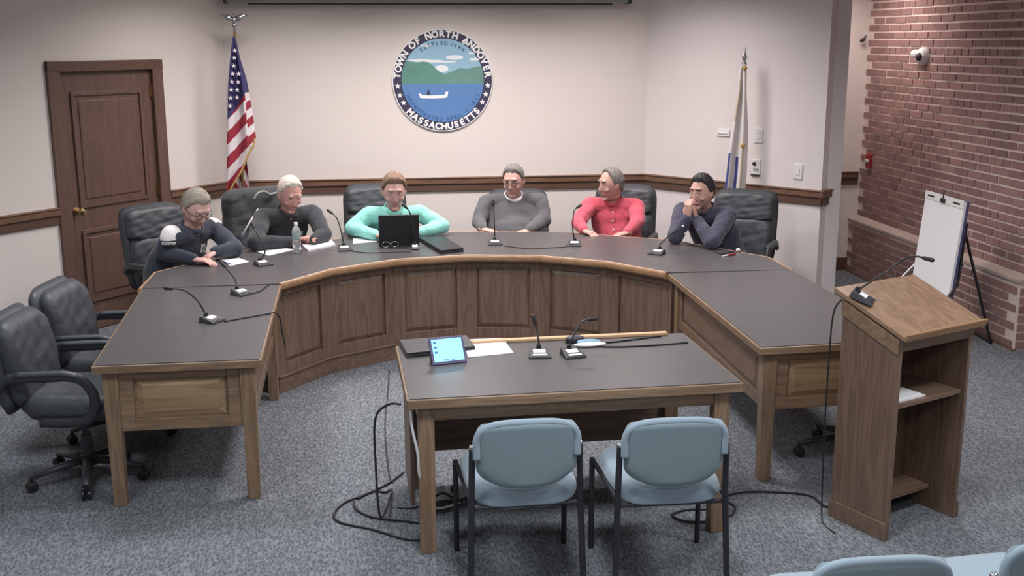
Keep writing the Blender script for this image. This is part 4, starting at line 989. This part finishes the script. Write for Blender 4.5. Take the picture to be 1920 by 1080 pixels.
# ------------------------------------------------------------------ gooseneck microphones
def mic(label, base, rz, headp, via=None, z0=T, tilt=None, bsz=1.):
    t = thing('gooseneck_microphone', label, 'microphone', (base.x, base.y, z0), rz, 'gooseneck microphones')
    g = G(); w0, w1, l0, l1 = .058*bsz, .045*bsz, -.058*bsz, .052*bsz
    g.add([(-w0, l0, 0), (w0, l0, 0), (w1, l1, 0), (-w1, l1, 0), (-w0*.92, l0*.94, .012), (w0*.92, l0*.94, .012), (w1*.85, l1*.9, .036), (-w1*.85, l1*.9, .036)],
          [(3,2,1,0),(4,5,6,7),(0,1,5,4),(1,2,6,5),(2,3,7,6),(3,0,4,7)])
    g.build('base', 'dark_grey_plastic', t, bevel=.004)
    sl_ = math.atan2(.024, (l1*.9-l0*.94)); M = Matrix.Translation((0, (l0+l1)/2, .0245)) @ Matrix.Rotation(sl_, 4, 'X')
    G().box(-.030*bsz, .030*bsz, -.018, .018, 0, .002, M).build('name_label', 'white_paper', t)
    G().box(-.034*bsz, .034*bsz, -.046, -.030, -.001, .003, M).build('talk_button', 'white_plastic' if 'witness' in label else 'chair_plastic', t, bevel=.001)
    Mi = (Matrix.Translation((base.x, base.y, z0)) @ Matrix.Rotation(rz, 4, 'Z')).inverted()
    h = Mi @ Vector(headp); s0 = Vector((0, l1*.62, .03))
    G().lathe([(.013, 0), (.011, .018), (.006, .022)], (s0.x, s0.y, s0.z)).build('stem_socket', 'black_plastic', t, smooth='auto')
    pts = [s0]+([Mi @ Vector(v) for v in via] if via else [s0.lerp(h, .5)+Vector((0, .01, .05))])+[h]
    pth = smoothpath(pts, 8)
    gn = G().tube(pth, .0048, 8).build('gooseneck', 'black_plastic', t, smooth='auto')
    d = (pth[-1]-pth[-3]).normalized(); G().caps(h-d*.012, h+d*.026, .0095, .0105, 12).build('microphone_head', 'black_plastic', gn, smooth=True)
    return t
def micpx(label, b, rz, hpx, dY, via=None, **k):
    bs = atz(b[0], b[1], T); Y = bs.y+dY
    return mic(label, bs, rz, aty(hpx[0], hpx[1], Y), [aty(x, y, bs.y+dY*f_) for (x, y, f_) in via] if via else None, **k)
mA = micpx('gooseneck microphone at the near end of the left side table', (396, 603), math.radians(60), (318, 541), .10, [(372, 566, .3), (347, 545, .7)])
mB = micpx('gooseneck microphone behind another on the left side table', (452, 552), math.radians(50), (419, 497), .10, [(440, 523, .5)])
mC = micpx('gooseneck microphone in front of the man in the black zip jacket', (492, 497), math.radians(35), (475, 424), .12, [(497, 470, .3), (482, 438, .7)])
mD = micpx('gooseneck microphone between the water bottle and the open laptop', (646, 469), math.radians(10), (620, 398), .12, [(641, 440, .4), (632, 410, .8)])
mE = micpx('gooseneck microphone in front of the open laptop', (778, 467), 0, (760, 388), .02, [(776, 430, .4), (768, 398, .8)], bsz=.6)
mF = micpx('gooseneck microphone in front of the man in the grey sweater', (928, 458), math.radians(-3), (925, 382), .10, [(927, 420, .5)])
mG = micpx('gooseneck microphone in front of the man in the red shirt', (1077, 460), math.radians(-15), (1084, 388), .10, [(1074, 430, .3), (1076, 397, .8)])
mH = micpx('gooseneck microphone in front of the man with clasped hands', (1233, 476), math.radians(-40), (1262, 436), .08, [(1238, 458, .5)])
mI = micpx('gooseneck microphone on the witness table next to the papers', (1011, 667), math.radians(-4), (1002, 603), .06, [(1010, 640, .4), (1006, 618, .8)])
mJ = micpx('gooseneck microphone on the witness table beside the blue and white packet', (1072, 667), math.radians(14), (1108, 599), .06, [(1070, 640, .3), (1090, 605, .8)])
# lectern microphone lies on the slope
bk_ = LM @ (SM @ Vector((-LWd/2+.03, .105, .022)))
mK = mic('gooseneck microphone on the sloped lectern top', bk_, lr+.55, aty(1711, 456, bk_.y+.05), [aty(1648, 500, bk_.y+.12), aty(1680, 462, bk_.y+.10)], z0=bk_.z)
mK.rotation_euler = (sl*.9, 0, lr+.55)

# ------------------------------------------------------------------ things on the desks
def sheet(name, label, cat, px, z=T, th=.0025, mat='white_paper', bevel=0.):
    P = [atz(x, y, z) for x, y in px]; c = sum(P, Vector((0, 0, 0)))/len(P)
    o = G().prism([(p.x-c.x, p.y-c.y) for p in P], .0006, th).build(name, mat, None, bevel=bevel); o.location = (c.x, c.y, z); return tag(o, label, cat)
sheet('paper', 'white sheet of paper under the hands of the man in the navy fleece', 'paper', ((414, 487), (448, 484), (467, 491), (432, 499)))
sheet('paper', 'white sheets of paper left of the water bottle', 'paper', ((468, 467), (512, 461), (550, 469), (503, 480)), th=.004)
sheet('paper_pad', 'thick white paper pad right of the water bottle', 'paper', ((566, 461), (622, 453), (629, 461), (578, 472)), th=.014)
sheet('booklet', 'small open white booklet left of the open laptop', 'booklet', ((662, 448), (704, 445), (707, 454), (662, 458)), th=.006)
sheet('paper', 'white sheet of paper on the witness table', 'paper', ((866, 638), (942, 635), (963, 662.5), (878, 671)), th=.004)
# closed laptop on the witness table
def slab(name, label, cat, px, th, mat, keys=True):
    P = [atz(x, y, T) for x, y in px]; c = sum(P, Vector((0, 0, 0)))/4
    t = thing(name, label, cat, (c.x, c.y, T)); q = [V2(p.x-c.x, p.y-c.y) for p in P]
    G().prism(q, .001, th*.5).build('base', mat, t, bevel=.004); G().prism(offset(q, .003), th*.52, th).build('lid', mat, t, bevel=.004); return t
slab('closed_laptop', 'closed dark laptop on the witness table behind the small screen', 'laptop', ((762, 671), (892, 657), (876, 636), (747, 645)), .024, 'dark_grey_plastic')
slab('closed_laptop', 'closed black laptop case on the curved desk right of the open laptop', 'laptop', ((826, 477), (870, 472), (834, 450), (783, 451)), .03, 'black_plastic')
# small touch screen
bl, br = atz(812, 687, T), atz(877, 680, T); mid_ = (bl+br)/2; wv_ = (br-bl).length; ta = math.atan2((br-bl).y, (br-bl).x)
t = thing('touch_panel', 'small lit touch screen on a wedge stand on the witness table', 'screen', (mid_.x, mid_.y, T), ta)
Mt = Matrix.Rotation(math.radians(-33), 4, 'X')
G().box(-wv_/2, wv_/2, 0, .014, .004, .142, Mt).build('bezel', 'screen_bezel', t, bevel=.004)
dsp = G().box(-wv_/2+.012, wv_/2-.012, -.002, .001, .018, .130, Mt).build('display', 'screen_glow', t)
for z in (.108, .085, .06): G().box(-wv_/2+.02, -wv_/2+.034, -.003, -.0015, z, z+.010, Mt).build('icon', 'screen_text', dsp)
for x in (-.03, .01): G().box(x, x+.025, -.003, -.0015, .022, .026, Mt).build('menu_line', 'screen_text', dsp)
g = G(); pr = [(.02, 0.003), (.085, 0.003), (.075, .09), (.068, .10)]
n = 4; g.add([(-wv_/2+.01, y, z) for y, z in pr]+[(wv_/2-.01, y, z) for y, z in pr], [(0,1,2,3), (7,6,5,4)]+[(i, (i+1)%4+0, (i+1)%4+4, i+4) for i in range(4)]); g.build('wedge_stand', 'dark_grey_plastic', t)
# puck and packet behind the right table microphone
c = atz(1078, 641, T); t = thing('mouse_puck', 'black oval puck on the witness table behind the microphone', 'device', (c.x, c.y, T), .1)
G().ell((0, 0, .016), (.052, .032, .02)).build('shell', 'dark_grey_plastic', t, smooth=True); G().ell((0, 0, .005), (.055, .035, .005)).build('base_ring', 'black_plastic', t, smooth=True)
c = atz(1105, 648, T); t = thing('tissue_packet', 'blue and white soft packet lying behind the witness microphones', 'packet', (c.x, c.y, T), .05)
G().ell((0, -.012, .010), (.085, .03, .010), None, 24, 10).build('white_wrap', 'white_paper', t, smooth=True); G().ell((.0, .018, .017), (.062, .022, .012), None, 24, 10).build('blue_flap', 'mask_blue', t, smooth=True)
# open laptop of the man in mint
a_, b2 = atz(711, 463, T), atz(786, 461, T); m_ = (a_+b2)/2; lw = (b2-a_).length
t = thing('open_laptop', 'open black laptop seen from behind on the curved desk', 'laptop', (m_.x, m_.y, T), math.atan2((b2-a_).y, (b2-a_).x))
G().box(-lw/2, lw/2, .0, .24, .002, .018).build('keyboard_base', 'black_plastic', t, bevel=.004)
ML = Matrix.Translation((0, .0, .016)) @ Matrix.Rotation(math.radians(12), 4, 'X')
G().box(-lw/2, lw/2, -.004, .006, .0, .235, ML).build('screen_lid', 'black_plastic', t, bevel=.004)
c = atz(733, 458, T)
t = thing('eyeglasses', 'pair of eyeglasses standing in front of the open laptop', 'glasses', (c.x-.005, c.y-.135, T), .05)
for sx in (-1, 1):
    G().tube([(sx*.033+.027*math.cos(2*PI*k/18), 0, .024+.020*math.sin(2*PI*k/18)) for k in range(18)], .0028, 8, closed=True).build('rim', 'chrome', t, smooth=True)
    G().tube([(sx*.06, 0, .03), (sx*.062, .06, .022), (sx*.058, .12, .004)], .0022, 6).build('temple', 'black_plastic', t, smooth=True)
G().tube([(-.008, 0, .03), (0, -.002, .034), (.008, 0, .03)], .0025, 6).build('bridge', 'chrome', t, smooth=True)
# water bottle
c = atz(557, 474, T); t = thing('water_bottle', 'clear plastic water bottle with white cap between papers', 'bottle', (c.x, c.y, T))
G().lathe([(.024, 0), (.031, .004), (.032, .03), (.029, .05), (.032, .07), (.029, .09), (.031, .10), (.031, .145), (.032, .15), (.028, .172), (.016, .195), (.0125, .2), (.0125, .208)], n=24).build('bottle_body', 'pet_plastic', t, smooth=True)
G().lathe([(.0318, .10), (.0322, .102), (.0322, .142), (.0318, .144)], n=24).build('label', 'label_paper', t, smooth=True)
G().lathe([(.0145, .206), (.0145, .222), (.013, .224)], n=20).build('cap', 'white_plastic', t, smooth='auto')
# pen and phone of the man in the navy fleece
a_, b2 = atz(405, 487, T), atz(440, 499, T)
o = G().tube([(0, 0, .005), tuple((b2-a_)*.85+Vector((0, 0, .005)))], .0045, 8).build('pen', 'navy_cover', None); o.location = a_; tag(o, 'dark pen lying across the paper of the man in the navy fleece', 'pen')
# right end: phone, red pen, keys
sheet('phone', 'dark phone lying on the desk in front of the man with clasped hands', 'phone', ((1338, 474), (1360, 470), (1376, 473), (1353, 478)), th=.010, mat='dark_grey_plastic', bevel=.002)
a_, b2 = atz(1355, 482, T), atz(1379, 478, T); t = thing('marker_pen', 'red and white marker pen on the right end of the curved desk', 'pen', (a_.x, a_.y, T))
d_ = b2-a_; d_.z = 0; G().tube([(0, 0, .007), d_*.4+Vector((0, 0, .007))], .0065, 10).build('cap', 'white_plastic', t, smooth='auto'); G().tube([d_*.4+Vector((0, 0, .007)), d_+Vector((0, 0, .007))], .007, 10).build('barrel', 'red_paint', t, smooth='auto')
c = atz(1384, 472, T); t = thing('key_bunch', 'bunch of keys with a white fob on the desk beside the marker pen', 'keys', (c.x, c.y, T))
G().ell((0, 0, .014), (.017, .014, .013)).build('fob', 'white_plastic', t, smooth=True)
for k, (x, y) in enumerate(((.06, .02), (.05, -.02), (-.05, -.015))):
    G().box(-.004, .045, -.006, .006, 0.001+.003*k, .004+.003*k, Matrix.Translation((x*.3, y*.3, 0)) @ Matrix.Rotation(math.atan2(y, x), 4, 'Z')).build('key', 'chrome', t)
# jacket over the back of the second chair
jr = face(.45, -.89); JM = Matrix.Translation((-.80, 8.84, 0)) @ Matrix.Rotation(jr, 4, 'Z')
t = thing('jacket', 'dark grey jacket with pale piping hung over the chair of the white-haired man', 'jacket', (-.80, 8.84, 0), jr)
V, Fc = cushion(.60, .50, .22, 24, 22, 6, .008, 9)
G().add([(x*(1+.10*max(0, -z/.25)), y-.335-.03*(z/.25), z+.83) for (x, y, z) in V], Fc).build('jacket_body', 'jacket_cloth', t, smooth=True)
JI = JM.inverted()
def surf(px, py, off=.012):      # point of the jacket front seen at that place
    n = JM.to_3x3() @ Vector((0, 1, 0)); p0 = JM @ Vector((0, -.225+off, .85)); d = Vector(_ray(px, py)); o_ = Vector((0, 0, CH)); return JI @ (o_+d*((p0-o_).dot(n)/d.dot(n)))
G().tube([surf(484, 392), surf(470, 414), surf(448, 452)], .008, 8).build('white_piping', 'white_paper', t, smooth=True)
G().tube(smoothpath([surf(476, 374), surf(483, 363), surf(495, 359), surf(506, 364), surf(520, 361)], 4), .010, 8).build('collar_piping', 'door_frame_grey', t, smooth=True)

# ------------------------------------------------------------------ cords
def cord(label, pts, r=.0055, mat='rubber_cord', name='cable'):
    P = smoothpath(pts, 6); o_ = P[0].copy(); o_.z = 0 if P[0].z < .6 else T
    o = G().tube([p-o_ for p in P], r, 8).build(name, mat, None, smooth='auto'); o.location = o_; return tag(o, label, 'cable', 'cables')
fz = lambda l, z=.007: [atz(x, y, z) for x, y in l]
cord('black power cord looping down from the left end of the witness table', [Vector((.085, 4.70, .66)), Vector((.03, 4.72, .655)), Vector((-.03, 4.75, .58)), Vector((-.035, 4.78, .35)), Vector((-.02, 4.80, .08))]+fz(((735, 920), (722, 923), (700, 921), (670, 935))))
cord('long black cable making the wide loop on the carpet left of the witness table', fz(((757, 885), (730, 905), (690, 925), (645, 943), (626, 965), (640, 980), (700, 993), (760, 1011), (800, 1012))))
cord('short black cable curving across the carpet inside the wide cable loop', fz(((663, 938), (668, 955), (700, 970), (760, 977), (802, 983))))
cord('thin dark wire running over the carpet from the curved desk', fz(((730, 694), (727, 740), (722, 790), (724, 840), (730, 890), (737, 905))), .003)
cord('white cord hanging inside the left end of the witness table', [Vector((.125, 4.60, .69)), Vector((.128, 4.57, .60)), Vector((.15, 4.555, .48)), Vector((.155, 4.56, .38)), Vector((.185, 4.60, .28)), Vector((.19, 4.62, .02))], .006, 'white_cord')
cord('black cable coiled on the carpet under the right end of the witness table', fz(((1330, 978), (1285, 977), (1260, 966), (1285, 956), (1330, 955))))
cord('black cable running along the carpet from the witness table to the lectern', fz(((1350, 972), (1372, 965), (1378, 950), (1362, 938), (1368, 928), (1410, 922), (1480, 924), (1520, 930), (1540, 945), (1552, 950))))
cord('black microphone cable hanging down the side of the lectern', [LM @ Vector((-.022, LDp-.01, 1.075)), LM @ Vector((-.04, LDp+.02, 1.0)), LM @ Vector((-.045, LDp+.025, .75)), LM @ Vector((-.05, LDp+.02, .4)), LM @ Vector((-.06, LDp+.0, .1)), LM @ Vector((-.10, LDp-.05, .007)), LM @ Vector((-.14, LDp-.16, .007))], .004)
tz_ = T+.004
cord('microphone cable crossing the left side table and hanging over its inner edge', [atz(420, 603, tz_), atz(470, 594, tz_), atz(505, 588, tz_), Vector((-.585, 6.17, T+.006)), Vector((-.560, 6.2, .70)), Vector((-.555, 6.25, .6)), Vector((-.55, 6.33, .50)), Vector((-.56, 6.42, .46))], .004)
cord('microphone cable from the rear left side table microphone to the curved edge', [atz(470, 551, tz_), atz(487, 546, tz_), atz(498, 538, tz_), atz(505, 534, tz_)], .004)
cord('thin cable on the desk leading to the open laptop', [atz(662, 471, tz_), atz(690, 474, tz_), atz(725, 473, tz_), atz(770, 472, tz_)], .003)
cord('thin cable on the desk between the two central microphones', [atz(1062, 463, tz_), atz(1020, 465, tz_), atz(990, 466, tz_), atz(945, 461, tz_)], .003)
cord('dark cable running across the right of the witness table top', [atz(1128, 650, tz_), atz(1170, 650, tz_), atz(1230, 647, tz_), atz(1290, 642, tz_)], .004)
cord('dark cable running from the packet to the wooden strip on the table', [atz(1128, 643, tz_), atz(1160, 640, tz_), atz(1200, 635, tz_), atz(1240, 630, tz_)], .004)
# power strip under the witness table
c = atz(842, 935, 0); t = thing('power_strip', 'white power strip with plugs on the carpet under the witness table', 'power strip', (c.x, c.y, 0), .12)
G().box(-.16, .16, -.025, .025, .003, .038).build('housing', 'white_plastic', t, bevel=.005)
for k in range(4): G().box(-.12+k*.065, -.085+k*.065, -.016, .016, .038, .068).build('plug', 'white_cord' if k % 2 else 'black_plastic', t, bevel=.004)
cord('white cord looping from the power strip to the table leg', fz(((880, 915), (850, 926), (815, 928), (800, 918), (790, 935), (800, 948), (825, 953), (862, 943)), .03), .006, 'white_cord')
cord('black cord twisting over the power strip', fz(((745, 952), (775, 953), (800, 942), (830, 925), (860, 938), (885, 925)), .045), .005)
